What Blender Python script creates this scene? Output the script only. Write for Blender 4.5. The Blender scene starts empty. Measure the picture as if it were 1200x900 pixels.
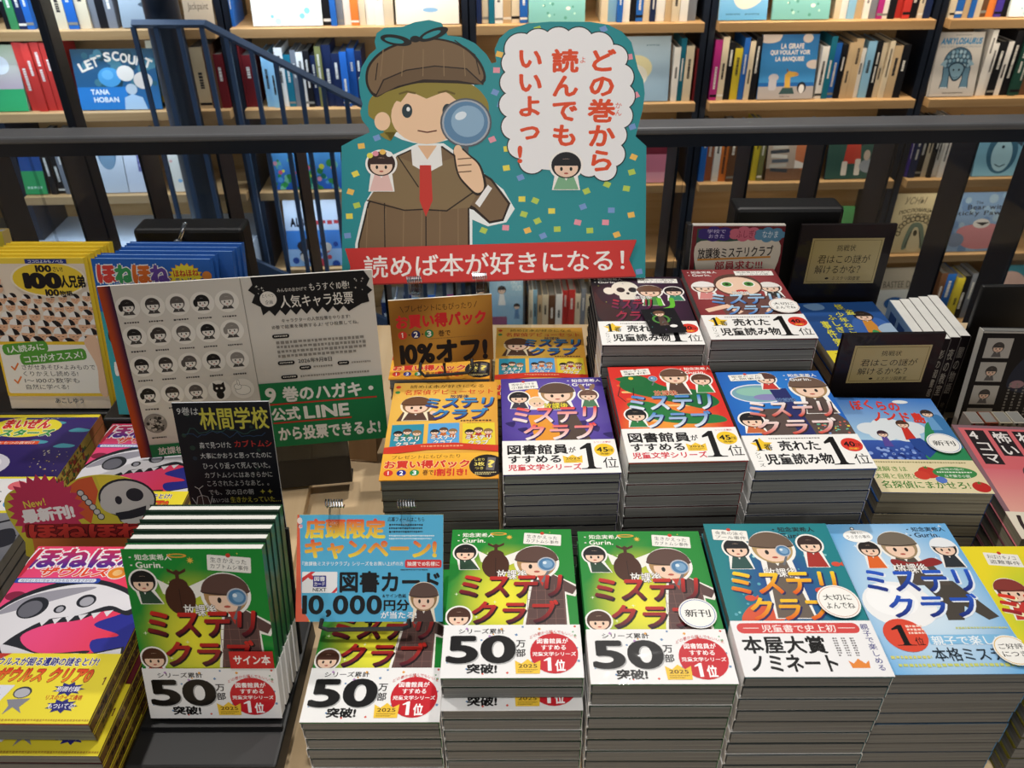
import bpy, math, random
from math import sin, cos, pi, radians, atan2, hypot, sqrt
from mathutils import Matrix, Vector
random.seed(11)
sc = bpy.context.scene
COL = sc.collection
CZ = 1.55                      # eye height above the shop floor; heights below are given from the eye

# ------------------------------------------------------------------ camera, world, lights, exposure
F, PITCH, ROLL = 973.2, radians(34.05), radians(-0.25)
cd = bpy.data.cameras.new('camera'); cd.sensor_width = 36; cd.lens = F / 1200 * 36
cd.clip_start = .02; cd.clip_end = 60
cd.dof.use_dof = True; cd.dof.focus_distance = .98; cd.dof.aperture_fstop = 11
cam = bpy.data.objects.new('camera', cd); COL.objects.link(cam)
cam.matrix_world = Matrix.Translation((0, 0, CZ)) @ Matrix.Rotation(pi/2 - PITCH, 4, 'X') @ Matrix.Rotation(ROLL, 4, 'Z')
sc.camera = cam
sc.view_settings.view_transform = 'Standard'; sc.view_settings.look = 'None'
sc.view_settings.exposure = 0.14; sc.view_settings.gamma = 1.0; sc.view_settings.use_curve_mapping = False
w = bpy.data.worlds.new('shop_air'); sc.world = w; w.use_nodes = True
w.node_tree.nodes['Background'].inputs[0].default_value = (.80, .90, 1.0, 1)
w.node_tree.nodes['Background'].inputs[1].default_value = .07

def light(name, kind, loc, target, power, color, size=.1, size_y=None, spot=None, blend=.6):
    d = bpy.data.lights.new(name, kind); d.energy = power; d.color = color
    if kind == 'AREA':
        d.size = size
        if size_y: d.shape = 'RECTANGLE'; d.size_y = size_y
    else:
        d.shadow_soft_size = size
    if kind == 'SPOT': d.spot_size = radians(spot); d.spot_blend = blend
    o = bpy.data.objects.new(name, d); COL.objects.link(o)
    o.location = (loc[0], loc[1], loc[2] + CZ)
    v = Vector((target[0] - loc[0], target[1] - loc[1], target[2] - loc[2]))
    o.rotation_euler = v.to_track_quat('-Z', 'Y').to_euler()
    return o
WARM, NEUT, COOL = (1, .86, .68), (1, .955, .90), (.70, .84, 1)
light('ceiling_spot', 'SPOT', (.46, 1.82, 1.5), (.22, .75, -.6), 80, NEUT, .045, spot=75)
light('ceiling_spot', 'SPOT', (-1.05, 1.12, 1.5), (-.42, .78, -.62), 64, NEUT, .045, spot=75)
light('ceiling_spot', 'SPOT', (1.4, 1.2, 1.5), (.5, .7, -.6), 18, WARM, .05, spot=75)
light('ceiling_spot', 'SPOT', (-.1, -.5, 1.45), (-.02, 1.16, -.33), 36, NEUT, .06, spot=15, blend=.6)
light('ceiling_spot', 'SPOT', (.05, .12, 1.5), (.05, .56, -.65), 60, NEUT, .06, spot=36, blend=1.0)
light('shop_ceiling_panels', 'AREA', (0, -2.2, .55), (0, .8, -.6), 21, NEUT, 2.6, 1.2)
for x, col, p in ((-1.45, COOL, 3.0), (-.58, NEUT, 3.4), (.27, WARM, 2.9), (1.12, WARM, 3.3), (2.0, WARM, 3.3)):
    light('shelf_strip_light', 'AREA', (x, 3.03 + .04*x, -.30), (x, 3.15 + .04*x, -.7), p, col, .75, .02)
for z, q in ((-.63, .42), (-.905, .5), (-1.22, .6), (-1.55, .55)):  # strips below the second shelf are added to brighten the lower rows
    for x, col in ((-1.45, COOL), (-.58, COOL), (.27, WARM), (1.12, WARM), (2.0, WARM)):
        light('shelf_strip_light', 'AREA', (x, 3.06 + .04*x, z), (x, 3.16 + .04*x, z-.32), q*(1.5 if x < 0 else 1), col, .75, .02)
light('daylight_side_spot', 'SPOT', (-2.6, 1.0, 1.3), (-1.0, 3.1, -.9), 70, COOL, .3, spot=50)
light('landing_fill', 'SPOT', (-2.3, 1.95, 1.3), (-1.55, 2.8, -1.2), 150, COOL, .06, spot=60)  # added lamp that brightens the landing floor and left shelves
light('stairwell_spot', 'SPOT', (1.9, 1.9, 1.4), (1.0, 3.1, -1.4), 34, WARM, .06, spot=70)

# ------------------------------------------------------------------ small helpers
def lin(c):
    if isinstance(c, str):
        c = c.lstrip('#')
        if len(c) == 3: c = ''.join(k*2 for k in c)
        c = tuple(int(c[i:i+2], 16) for i in (0, 2, 4))
    return tuple(((k/255/12.92) if k/255 <= .04045 else ((k/255+.055)/1.055)**2.4) for k in c)
def mixc(a, b, t): return tuple(a[i] + (b[i]-a[i])*t for i in range(3))

def ray(u, v):                 # a sight line, used to read real places off the photograph
    X, Y = u - 600, v - 450; c, s = cos(-ROLL), sin(-ROLL); X, Y = c*X - s*Y, s*X + c*Y
    return Vector((X/F, cos(PITCH) - Y/F*sin(PITCH), -sin(PITCH) - Y/F*cos(PITCH)))
def at_z(u, v, z): r = ray(u, v); return r * (z / r.z)
def at_y(u, v, y): r = ray(u, v); return r * (y / r.y)

def new_mat(name):
    m = bpy.data.materials.new(name); m.use_nodes = True
    return m, m.node_tree, m.node_tree.nodes['Principled BSDF']
def plain(name, col, rough=.5, metal=0, var=.12, scale=30, coat=0, bump=0):
    m, t, b = new_mat(name)
    n = t.nodes.new('ShaderNodeTexNoise'); n.inputs['Scale'].default_value = scale; n.inputs['Detail'].default_value = 4
    tc = t.nodes.new('ShaderNodeTexCoord'); t.links.new(tc.outputs['Object'], n.inputs['Vector'])
    r = t.nodes.new('ShaderNodeValToRGB'); c = lin(col)
    r.color_ramp.elements[0].position = .3; r.color_ramp.elements[1].position = .7
    r.color_ramp.elements[0].color = (*[k*(1-var) for k in c], 1); r.color_ramp.elements[1].color = (*[min(1, k*(1+var)) for k in c], 1)
    t.links.new(n.outputs['Fac'], r.inputs['Fac']); t.links.new(r.outputs['Color'], b.inputs['Base Color'])
    b.inputs['Roughness'].default_value = rough; b.inputs['Metallic'].default_value = metal
    b.inputs['Coat Weight'].default_value = coat; b.inputs['Coat Roughness'].default_value = .1
    if bump:
        bp = t.nodes.new('ShaderNodeBump'); bp.inputs['Strength'].default_value = bump; bp.inputs['Distance'].default_value = .002
        t.links.new(n.outputs['Fac'], bp.inputs['Height']); t.links.new(bp.outputs['Normal'], b.inputs['Normal'])
    return m
def wood(name, c0, c1, rough=.45, axis=0, scale=1.0):
    m, t, b = new_mat(name)
    tc = t.nodes.new('ShaderNodeTexCoord'); mp = t.nodes.new('ShaderNodeMapping')
    s = [28*scale]*3; s[axis] = 1.6*scale; mp.inputs['Scale'].default_value = s
    n = t.nodes.new('ShaderNodeTexNoise'); n.inputs['Scale'].default_value = 2.2; n.inputs['Detail'].default_value = 6; n.inputs['Distortion'].default_value = .6
    r = t.nodes.new('ShaderNodeValToRGB'); r.color_ramp.elements[0].position = .35; r.color_ramp.elements[1].position = .68
    r.color_ramp.elements[0].color = (*lin(c0), 1); r.color_ramp.elements[1].color = (*lin(c1), 1)
    t.links.new(tc.outputs['Object'], mp.inputs['Vector']); t.links.new(mp.outputs['Vector'], n.inputs['Vector'])
    t.links.new(n.outputs['Fac'], r.inputs['Fac']); t.links.new(r.outputs['Color'], b.inputs['Base Color'])
    b.inputs['Roughness'].default_value = rough
    return m
def print_mat(name, rough, coat=0, wrinkle=0):
    m, t, b = new_mat(name)
    a = t.nodes.new('ShaderNodeAttribute'); a.attribute_name = 'col'
    t.links.new(a.outputs['Color'], b.inputs['Base Color'])
    b.inputs['Roughness'].default_value = rough; b.inputs['Coat Weight'].default_value = coat; b.inputs['Coat Roughness'].default_value = .06
    b.inputs['Specular IOR Level'].default_value = .2
    if wrinkle:
        tc = t.nodes.new('ShaderNodeTexCoord'); n = t.nodes.new('ShaderNodeTexNoise'); n.inputs['Scale'].default_value = 22; n.inputs['Detail'].default_value = 2
        n.inputs['Distortion'].default_value = 1.2
        bp = t.nodes.new('ShaderNodeBump'); bp.inputs['Strength'].default_value = wrinkle; bp.inputs['Distance'].default_value = .01
        t.links.new(tc.outputs['Object'], n.inputs['Vector']); t.links.new(n.outputs['Fac'], bp.inputs['Height'])
        t.links.new(bp.outputs['Normal'], b.inputs['Coat Normal'])
    return m
PRINT = print_mat('printed_paper', .42)
GLOSS = print_mat('shrink_wrapped_print', .4, .22, .12)
def page_mat(name='shaded_page_edges', c0='#5e5e5b', c1='#85847f'):
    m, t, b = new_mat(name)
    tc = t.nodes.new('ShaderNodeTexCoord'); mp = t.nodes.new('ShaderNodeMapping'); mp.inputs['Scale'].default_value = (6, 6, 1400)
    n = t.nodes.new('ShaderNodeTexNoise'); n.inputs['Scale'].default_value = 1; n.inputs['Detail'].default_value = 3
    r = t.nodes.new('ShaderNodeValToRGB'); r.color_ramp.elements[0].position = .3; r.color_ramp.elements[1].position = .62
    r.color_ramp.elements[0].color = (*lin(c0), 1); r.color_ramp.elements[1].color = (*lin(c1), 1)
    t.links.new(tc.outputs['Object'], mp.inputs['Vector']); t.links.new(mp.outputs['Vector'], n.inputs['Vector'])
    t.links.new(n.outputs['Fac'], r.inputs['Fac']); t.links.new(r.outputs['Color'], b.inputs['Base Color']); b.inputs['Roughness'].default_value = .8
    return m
PAGE = page_mat()  # grey carries the shade of the stack fronts; the paper itself is paler
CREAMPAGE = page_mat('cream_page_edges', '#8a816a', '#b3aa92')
def glass_mat(name, tint, refl, rough=.02):
    m, t, b = new_mat(name); t.nodes.remove(b)
    tr = t.nodes.new('ShaderNodeBsdfTransparent'); tr.inputs[0].default_value = (*tint, 1)
    gl = t.nodes.new('ShaderNodeBsdfGlossy'); gl.inputs['Roughness'].default_value = rough
    n = t.nodes.new('ShaderNodeTexNoise'); n.inputs['Scale'].default_value = 9
    fr = t.nodes.new('ShaderNodeFresnel'); fr.inputs[0].default_value = 1.45
    ml = t.nodes.new('ShaderNodeMath'); ml.operation = 'MULTIPLY'; ml.inputs[1].default_value = refl
    mx = t.nodes.new('ShaderNodeMixShader')
    t.links.new(fr.outputs[0], ml.inputs[0]); t.links.new(ml.outputs[0], mx.inputs[0])
    t.links.new(tr.outputs[0], mx.inputs[1]); t.links.new(gl.outputs[0], mx.inputs[2])
    t.links.new(mx.outputs[0], t.nodes['Material Output'].inputs['Surface'])
    return m
GLASS = glass_mat('balustrade_glass', (.87, .89, .90), .35)
ACRYL = glass_mat('clear_acrylic', (.92, .94, .94), .7)
WPAGE = plain('white_pages', '#e9e8e2', .8, 0, .03, 60)
BLACK = plain('black_board', '#141416', .45)
BLACKSTEEL = plain('dark_painted_steel', '#161e2c', .4, 0, .1, 12)
RAILSTEEL = plain('grey_rail_steel', '#6c6d70', .4, .1, .08, 12)
BLUESTEEL = plain('blue_grey_stair_steel', '#35455c', .4, .2, .1, 10)
CHROME = plain('chrome', '#c9ccd0', .15, 1, .03)
BIRCH = wood('birch_plywood', '#b58e5e', '#c7a272', .5, 0, .5)
TABLEW = wood('pale_maple_table', '#d3b58b', '#e2c9a2', .42, 1, .5)
BACKW = wood('shelf_back_ply', '#a9834f', '#c09a68', .6, 0, .4)
KRAFT = wood('kraft_board', '#9a7a56', '#ab8a64', .7, 1, .5)
FLOORM = plain('pale_floor', '#aeb8c4', .4, 0, .06, 3)
WALLM = plain('wall_paint', '#55524e', .8, 0, .05, 4)

# ------------------------------------------------------------------ mesh builder with printed colours
class MB:
    def __init__(s): s.v = []; s.f = []; s.c = []; s.m = []
    def poly(s, pts, col, mi=0, cols=None):
        b = len(s.v); s.v += [tuple(p) for p in pts]
        s.c += [c for c in cols] if cols else [col]*len(pts)
        s.f.append(tuple(range(b, b+len(pts)))); s.m.append(mi)
    def box(s, x0, x1, y0, y1, z0, z1, col=(.5, .5, .5), mi=0, M=None):
        b = len(s.v)
        P = [(x, y, z) for z in (z0, z1) for y in (y0, y1) for x in (x0, x1)]
        if M: P = [tuple(M @ Vector(p)) for p in P]
        s.v += P; s.c += [col]*8
        for q in ((0, 2, 3, 1), (4, 5, 7, 6), (0, 1, 5, 4), (2, 6, 7, 3), (0, 4, 6, 2), (1, 3, 7, 5)):
            s.f.append(tuple(b+k for k in q)); s.m.append(mi)
    def prism(s, pts, z0, z1, col, mi=0, side=None):
        n = len(pts); a = sum(pts[i][0]*pts[(i+1) % n][1]-pts[(i+1) % n][0]*pts[i][1] for i in range(n))
        if a < 0: pts = pts[::-1]
        s.poly([(x, y, z1) for x, y in pts], col, mi); s.poly([(x, y, z0) for x, y in pts[::-1]], side or col, mi)
        for i in range(n):
            (x, y), (X, Y) = pts[i], pts[(i+1) % n]
            s.poly([(x, y, z0), (X, Y, z0), (X, Y, z1), (x, y, z1)], side or col, mi)
    def tube(s, pts, r, col=(.5, .5, .5), mi=0, n=8):
        rings = []
        for i, p in enumerate(pts):
            p = Vector(p); d = (Vector(pts[min(i+1, len(pts)-1)]) - Vector(pts[max(i-1, 0)])).normalized()
            a = d.cross(Vector((0, 0, 1)) if abs(d.z) < .9 else Vector((1, 0, 0))).normalized(); e = d.cross(a)
            rings.append([p + a*r*cos(2*pi*k/n) + e*r*sin(2*pi*k/n) for k in range(n)])
        b = len(s.v)
        for R in rings: s.v += [tuple(q) for q in R]; s.c += [col]*n
        for i in range(len(pts)-1):
            for k in range(n):
                s.f.append((b+i*n+k, b+i*n+(k+1) % n, b+(i+1)*n+(k+1) % n, b+(i+1)*n+k)); s.m.append(mi)
        s.f.append(tuple(b+k for k in range(n))[::-1]); s.m.append(mi)
        e = b+(len(pts)-1)*n; s.f.append(tuple(e+k for k in range(n))); s.m.append(mi)
    def art(s, A, W, L, z, mi=0):        # lay an Art sheet on the plane z, its top edge at y = L
        k = W/100; b = len(s.v)
        ky = L/A.H; s.v += [(x*k - W/2, L - y*ky, z + l*3e-6) for x, y, l in A.v]; s.c += A.c
        s.f += [tuple(b+i for i in q) for q in A.f]; s.m += [mi]*len(A.f)
    def mesh(s, name, mats, smooth=False):
        m = bpy.data.meshes.new(name); m.from_pydata(s.v, [], s.f)
        for x in mats: m.materials.append(x)
        m.polygons.foreach_set('material_index', s.m)
        a = m.color_attributes.new('col', 'FLOAT_COLOR', 'POINT')
        a.data.foreach_set('color', [k for c in s.c for k in (*c, 1)])
        if smooth: m.polygons.foreach_set('use_smooth', [True]*len(s.f))
        m.update(); return m
def link(name, mesh, parent=None, bevel=0):
    o = bpy.data.objects.new(name, mesh); COL.objects.link(o)
    if parent: o.parent = parent
    if bevel:
        b = o.modifiers.new('bevel', 'BEVEL'); b.width = bevel; b.segments = 2; b.limit_method = 'ANGLE'
    return o
def obj(name, mb, mats, parent=None, bevel=0, smooth=False):
    return link(name, mb.mesh(name, mats if isinstance(mats, (list, tuple)) else [mats], smooth), parent, bevel)
def thing(name, label, cat, group=None):
    o = bpy.data.objects.new(name, None); COL.objects.link(o); o.empty_display_size = .05
    return tag(o, label, cat, group)
def tag(o, label, cat, group=None):
    o['label'] = label; o['category'] = cat
    if group: o['group'] = group
    return o
def struct(o): o['kind'] = 'structure'; return o
def put(o, x, y, z, yaw=0, tilt=0, back=0):   # x, y, z: bottom centre of the front face (z from the eye); back: depth of the thing behind it
    yaw, tilt = radians(yaw), radians(tilt)
    R = Matrix.Rotation(yaw, 4, 'Z') @ Matrix.Rotation(tilt, 4, 'X')
    o.rotation_euler = (tilt, 0, yaw); n = R @ Vector((0, 0, 1))
    o.location = Vector((x, y, z + CZ)) - n*back
    return o
ORD = ['zeroth', 'first', 'second', 'third', 'fourth', 'fifth', 'sixth', 'seventh', 'eighth', 'ninth', 'tenth', 'eleventh', 'twelfth', 'thirteenth', 'fourteenth', 'fifteenth', 'sixteenth', 'seventeenth', 'eighteenth', 'nineteenth', 'twentieth']

# ------------------------------------------------------------------ flat printed artwork
_G = {}
def glyph(ch, off):
    k = (ch, off)
    if k not in _G:
        c = bpy.data.curves.new('t', 'FONT'); c.body = ch; c.size = 1; c.offset = off; c.resolution_u = 5 if ord(ch) < 0x2000 else 2
        o = bpy.data.objects.new('t', c); m = o.to_mesh()
        vs = [(v.co.x, v.co.y) for v in m.vertices]; fs = [tuple(p.vertices) for p in m.polygons]
        o.to_mesh_clear(); bpy.data.objects.remove(o); bpy.data.curves.remove(c)
        _G[k] = (vs, fs)
    return _G[k]
class Art:
    def __init__(s, H, clip=True): s.v = []; s.f = []; s.c = []; s.l = 0; s.H = H; s.clip = clip
    def add(s, pts, faces, cols, up=True):
        if up != 'same': s.l += 1
        b = len(s.v); s.v += [(x, y, s.l) for x, y in pts]; s.c += cols
        s.f += [tuple(b+i for i in q)[::-1] for q in faces]
    def P(s, pts, col, up=True):
        if s.clip and any(not (0 <= x <= 100 and 0 <= y <= s.H) for x, y in pts):
            for ax, lim, sg in ((0, 0, 1), (0, 100, -1), (1, 0, 1), (1, s.H, -1)):      # trim to the sheet
                out = []
                for k in range(len(pts)):
                    p, q = pts[k-1], pts[k]; ip, iq = (p[ax]-lim)*sg >= 0, (q[ax]-lim)*sg >= 0
                    if ip != iq:
                        t = (lim-p[ax])/(q[ax]-p[ax]); out.append((p[0]+(q[0]-p[0])*t, p[1]+(q[1]-p[1])*t))
                    if iq: out.append(q)
                pts = out
                if len(pts) < 3: return s
        n = len(pts); a = sum(pts[i][0]*pts[(i+1) % n][1]-pts[(i+1) % n][0]*pts[i][1] for i in range(n))
        if a < 0: pts = pts[::-1]
        s.add(pts, [tuple(range(n))], [lin(col)]*n, up); return s
    def R(s, u0, v0, u1, v1, col, r=0, ang=0, up=True):
        if r:
            pts = []
            for cu, cv, a0 in ((u1-r, v1-r, 0), (u0+r, v1-r, 90), (u0+r, v0+r, 180), (u1-r, v0+r, 270)):
                pts += [(cu+r*cos(radians(a0+k*22.5)), cv+r*sin(radians(a0+k*22.5))) for k in range(5)]
        else: pts = [(u0, v0), (u1, v0), (u1, v1), (u0, v1)]
        if ang:
            cu, cv = (u0+u1)/2, (v0+v1)/2; c, q = cos(radians(ang)), sin(radians(ang))
            pts = [(cu+(x-cu)*c-(y-cv)*q, cv+(x-cu)*q+(y-cv)*c) for x, y in pts]
        return s.P(pts, col, up)
    def C(s, u, v, ru, col, rv=None, n=28, ang=0, a0=0, a1=360, up=True):
        rv = rv or ru; c, q = cos(radians(ang)), sin(radians(ang)); full = abs(a1-a0) >= 360
        pts = []
        for k in range(n if full else n+1):
            a = radians(a0+(a1-a0)*k/n); x, y = ru*cos(a), rv*sin(a); pts.append((u+x*c-y*q, v+x*q+y*c))
        return s.P(pts, col, up)
    def star(s, u, v, r1, r2, n, col, ang=0, sv=1):
        return s.P([(u+(r1 if k % 2 == 0 else r2)*cos(pi*k/n+radians(ang)), v+sv*(r1 if k % 2 == 0 else r2)*sin(pi*k/n+radians(ang))) for k in range(2*n)], col)
    def B(s, pts, col, n=5, close=True):                      # smooth closed shape through the points
        out = []; N = len(pts)
        for i in range(N):
            p0, p1, p2, p3 = (pts[(i+k) % N] for k in (-1, 0, 1, 2))
            for j in range(n):
                t = j/n; t2, t3 = t*t, t*t*t
                out.append(tuple(.5*(2*p1[a]+(p2[a]-p0[a])*t+(2*p0[a]-5*p1[a]+4*p2[a]-p3[a])*t2+(3*p1[a]-p0[a]-3*p2[a]+p3[a])*t3) for a in (0, 1)))
        return s.P(out, col)
    def L(s, pts, wd, col, up=True):                          # a drawn line
        first = up
        for (x0, y0), (x1, y1) in zip(pts, pts[1:]):
            d = hypot(x1-x0, y1-y0) or 1; nx, ny = -(y1-y0)/d*wd/2, (x1-x0)/d*wd/2; ex, ey = (x1-x0)/d*wd*.3, (y1-y0)/d*wd*.3
            s.P([(x0+nx-ex, y0+ny-ey), (x1+nx+ex, y1+ny+ey), (x1-nx+ex, y1-ny+ey), (x0-nx-ex, y0-ny-ey)], col, first); first = False
        return s
    def grid(s, u0, v0, u1, v1, fn, n=12, m=16):              # printed colour blend
        pts = [(u0+(u1-u0)*i/n, v0+(v1-v0)*j/m) for j in range(m+1) for i in range(n+1)]
        fs = [(j*(n+1)+i, j*(n+1)+i+1, (j+1)*(n+1)+i+1, (j+1)*(n+1)+i) for j in range(m) for i in range(n)]
        s.add(pts, fs, [fn((x-u0)/(u1-u0), (y-v0)/(v1-v0)) for x, y in pts]); return s
    def G(s, u0, v0, u1, v1, a, b, horiz=False):
        a, b = lin(a), lin(b); return s.grid(u0, v0, u1, v1, lambda x, y: mixc(a, b, x if horiz else y), 6, 6)
    def glow(s, u0, v0, u1, v1, a, b, cx=.5, cy=.5, r=.6):    # centre colour a, rim colour b
        a, b = lin(a), lin(b)
        return s.grid(u0, v0, u1, v1, lambda x, y: mixc(a, b, min(1, (hypot(x-cx, y-cy)/r)**1.5)), 14, 18)
    def rain(s, n, u0, v0, u1, v1, cols, r0, r1, kind='c', seed=1):
        R = random.Random(seed); s.l += 1
        for _ in range(n):
            u, v, r, c = R.uniform(u0, u1), R.uniform(v0, v1), R.uniform(r0, r1), R.choice(cols)
            if kind == 'c': s.C(u, v, r, c, n=8, up=False)
            elif kind == 'q': s.R(u-r, v-r, u+r, v+r, c, ang=R.uniform(-40, 40), up=False)
            else:
                s.P([(u-r, v), (u-r*.15, v-r*.15), (u, v-r), (u+r*.15, v-r*.15), (u+r, v), (u+r*.15, v+r*.15), (u, v+r), (u-r*.15, v+r*.15)], c, False)
        return s
    def T(s, txt, u0, v0, u1, v1, col, bold=.012, grad=None, shear=0, ang=0, vert=False, out=None, ow=.05, bend=None, wave=0):
        if txt == '1': return s.ONE(u0+(u1-u0)*.1, v0, u1-(u1-u0)*.1, v1, col, False)
        if out: s.T(txt, u0, v0, u1, v1, out, bold+ow, None, shear, ang, vert, None, bend=bend, wave=wave)
        base = []; x = 0.; items = []; thin = 0.; fat = bold if bold >= .01 else 0
        for i, ch in enumerate(txt):
            if ch in ' \u3000': x += .35 if ch == ' ' else 1.; continue
            vs, fs = glyph(ch, thin); v0s, _ = glyph(ch, 0.)
            wide = ord(ch) >= 0x2000
            adv = 1.0 if wide else max(p[0] for p in v0s)+.07
            if vert:
                q = [(p[0]-.5, p[1]-x) for p in vs]; q0 = [(p[0]-.5, p[1]-x) for p in v0s]; x += 1.03
            else:
                dy = wave*sin(i*1.7)
                q = [(p[0]+x, p[1]+dy) for p in vs]; q0 = [(p[0]+x, p[1]+dy) for p in v0s]; x += adv
            items.append((q, fs)); base += q0
        a0, a1 = min(p[0] for p in base), max(p[0] for p in base); b0, b1 = min(p[1] for p in base), max(p[1] for p in base)
        cu, cv = (u0+u1)/2, (v0+v1)/2; c, sn = cos(radians(ang)), sin(radians(ang))
        flat = (b1-b0) < .45 and not vert                  # e.g. a lone dash: keep its own proportions
        if flat: b0, b1 = min(b0, 0), max(b1, .75)
        for sx, sy in ([(0, 0)] if fat <= 0 else [(fat*cos(k*pi/6+.26), fat*sin(k*pi/6+.26)) for k in (range(12) if fat > .025 and ord(txt[0]) < 0x2000 else range(0, 12, 2) if fat > .02 else (0, 4, 6, 10))] + ([(0, 0)] if fat > .03 else [])):
          s.l += 1
          for q, fs in items:
            pts = []; cols = []
            for px, py in q:
                px += sx; py += sy
                fx, fy = (px-a0)/max(a1-a0, 1e-6), (b1-py)/max(b1-b0, 1e-6)
                U, V = u0+(u1-u0)*fx, v0+(v1-v0)*fy
                U += shear*(.5-fy)*(v1-v0)
                if bend: V += bend*(4*(fx-.5)**2-.0)
                if ang: U, V = cu+(U-cu)*c-(V-cv)*sn, cv+(U-cu)*sn+(V-cv)*c
                pts.append((U, V))
                if grad:
                    t = max(0, min(1, fy if grad[2] == 'v' else fx)) if len(grad) > 2 else max(0, min(1, fy))
                    cols.append(mixc(lin(grad[0]), lin(grad[1]), t))
                else: cols.append(lin(col))
            s.add(pts, [f[::-1] for f in fs], cols, 'same')
        return s
    def ONE(s, u0, v0, u1, v1, col, slab=True):               # a heavy figure 1 with flag and foot
        w, h = u1-u0, v1-v0
        s.P([(u0+w*.36, v0+h*.2), (u0+w*.05, v0+h*.26), (u0+w*.05, v0+h*.19), (u0+w*.46, v0), (u0+w*.66, v0), (u0+w*.66, v0+h*.94), (u0+w*.36, v0+h*.94)], col)
        if slab: s.P([(u0+w*.36, v0+h*.9), (u0+w*.66, v0+h*.9), (u0+w*.74, v0+h*.96), (u1, v0+h*.97), (u1, v1), (u0, v1), (u0, v0+h*.97), (u0+w*.28, v0+h*.96)], col)
        return s
    def dash(s, u0, v0, u1, v1, col, seed=0, rows=1):         # lines of print too small to read in the photograph
        R = random.Random(seed); s.l += 1; h = (v1-v0)/rows
        for k in range(rows):
            u = u0; e = u1 - (R.uniform(0, .3)*(u1-u0) if k == rows-1 and rows > 1 else 0)
            while u < e-.3:
                wd = min(R.uniform(.5, 1.0)*h*.8, e-u); s.R(u, v0+k*h+h*.15, u+wd, v0+k*h+h*R.uniform(.6, .8), col, up='same'); u += wd+h*.22
        return s
def fig(A, u, v, r, hair='#2a211d', coat='#5a4a40', hat=None, halo='#f4f0ea', skin='#f0cdb4', body=1.6, lean=0):
    """a plain generic child: round face, dot eyes, simple coat"""
    if halo:
        A.C(u, v, r*1.22, halo)
        if body: A.P([(u-r*.8, v+r*.7), (u+r*.8, v+r*.7), (u+r*(1.0+lean), v+r*(1+body)), (u-r*(1.0-lean), v+r*(1+body))], halo)
    if body:
        A.P([(u-r*.5, v+r*.8), (u+r*.5, v+r*.8), (u+r*(.9+lean), v+r*(.95+body)), (u-r*(.9-lean), v+r*(.95+body))], coat)
        A.P([(u-r*.22, v+r*.8), (u+r*.22, v+r*.8), (u, v+r*1.25)], '#f3efe8')
    A.C(u, v, r*1.06, hair); A.C(u, v+r*.22, r*.84, skin, r*.74)
    A.C(u, v+r*.05, r*.92, hair, r*.55, a0=180, a1=360)
    A.C(u-r*.34, v+r*.3, r*.1, '#2b2522', r*.16); A.C(u+r*.34, v+r*.3, r*.1, '#2b2522', r*.16, up=False)
    A.C(u, v+r*.66, r*.16, '#b8584a', r*.07)
    if hat:
        A.C(u, v-r*.18, r*1.16, hat, r*.98, a0=180, a1=360); A.C(u, v-r*.2, r*1.2, hat, r*.24)
        A.L([(u-r*1.1, v-r*.12), (u, v-r*.0), (u+r*1.1, v-r*.12)], r*.06, '#3a2c24')
# ------------------------------------------------------------------ covers of the detective series (100 wide, 144.6 tall)
H = 144.6
def author(A, u, v, col, s=1, pale=True):
    A.T('知念実希人', u, v, u+26*s, v+4.8*s, col, .02); A.T('Gurin.', u, v+6.3*s, u+19*s, v+11*s, col, .02)
    A.R(u-4*s, v+2*s, u-2.5*s, v+3*s, col); A.R(u-4*s, v+8.3*s, u-2.5*s, v+9.3*s, col)
def title(A, c1, c2, box1=(10, 51, 88, 72), box2=(20, 76, 84, 97), sub='#f6f3ee', subbox=(38, 45, 62, 55), edge=None, subout='#4a3a34'):
    e = edge or '#2a1a1c'
    A.T('放課後', *subbox, sub, .012, out=subout, ow=.03)
    for s, (a, b, c, d) in (('ミステリ', box1), ('クラブ', box2)):
        A.T(s, a+1.1, b+1.1, c+1.1, d+1.1, e, .035, shear=.12)
        A.T(s, a, b, c, d, c1, .03, (c1, c2), shear=.12)
def tagbox(A, u0, v0, u1, v1, l1, l2, ang=4):
    A.R(u0, v0, u1, v1, '#f1eee6', .8, ang)
    h = (v1-v0); A.T(l1, u0+2.5, v0+h*.14, u1-3, v0+h*.46, '#333', .008, ang=ang); A.T(l2, u0+2, v0+h*.55, u1-2, v0+h*.86, '#333', .008, ang=ang)
    A.C((u0+u1)/2, v0-.5, 1.7, '#c8402c')
def crown(A, u0, v0, u1, v1, txt='2025', col='#f2c83e', tc='#5a3a10'):
    h, wd = v1-v0, u1-u0
    A.P([(u0, v0+h*.1), (u0+wd*.25, v0+h*.32), (u0+wd*.5, v0), (u0+wd*.75, v0+h*.32), (u1, v0+h*.1), (u1-wd*.03, v1), (u0+wd*.03, v1)], col)
    A.T(txt, u0+wd*.14, v0+h*.36, u1-wd*.14, v0+h*.6, tc, .02); A.dash(u0+wd*.12, v0+h*.68, u1-wd*.12, v0+h*.94, '#a8842a', 3, 2)
def beetle(A, u, v, r, col):
    A.C(u, v, r, col, r*1.25); A.C(u, v-r*1.0, r*.62, col, r*.5)
    A.P([(u-r*.14, v-r*1.2), (u-r*.12, v-r*1.75), (u-r*.6, v-r*2.0), (u-r*.62, v-r*2.25), (u-r*.2, v-r*2.0), (u, v-r*2.15), (u+r*.2, v-r*2.0), (u+r*.62, v-r*2.25), (u+r*.6, v-r*2.0), (u+r*.12, v-r*1.75), (u+r*.14, v-r*1.2)], col)
    A.L([(u, v-r*.7), (u, v+r*1.2)], .5, '#2a1712')
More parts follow.
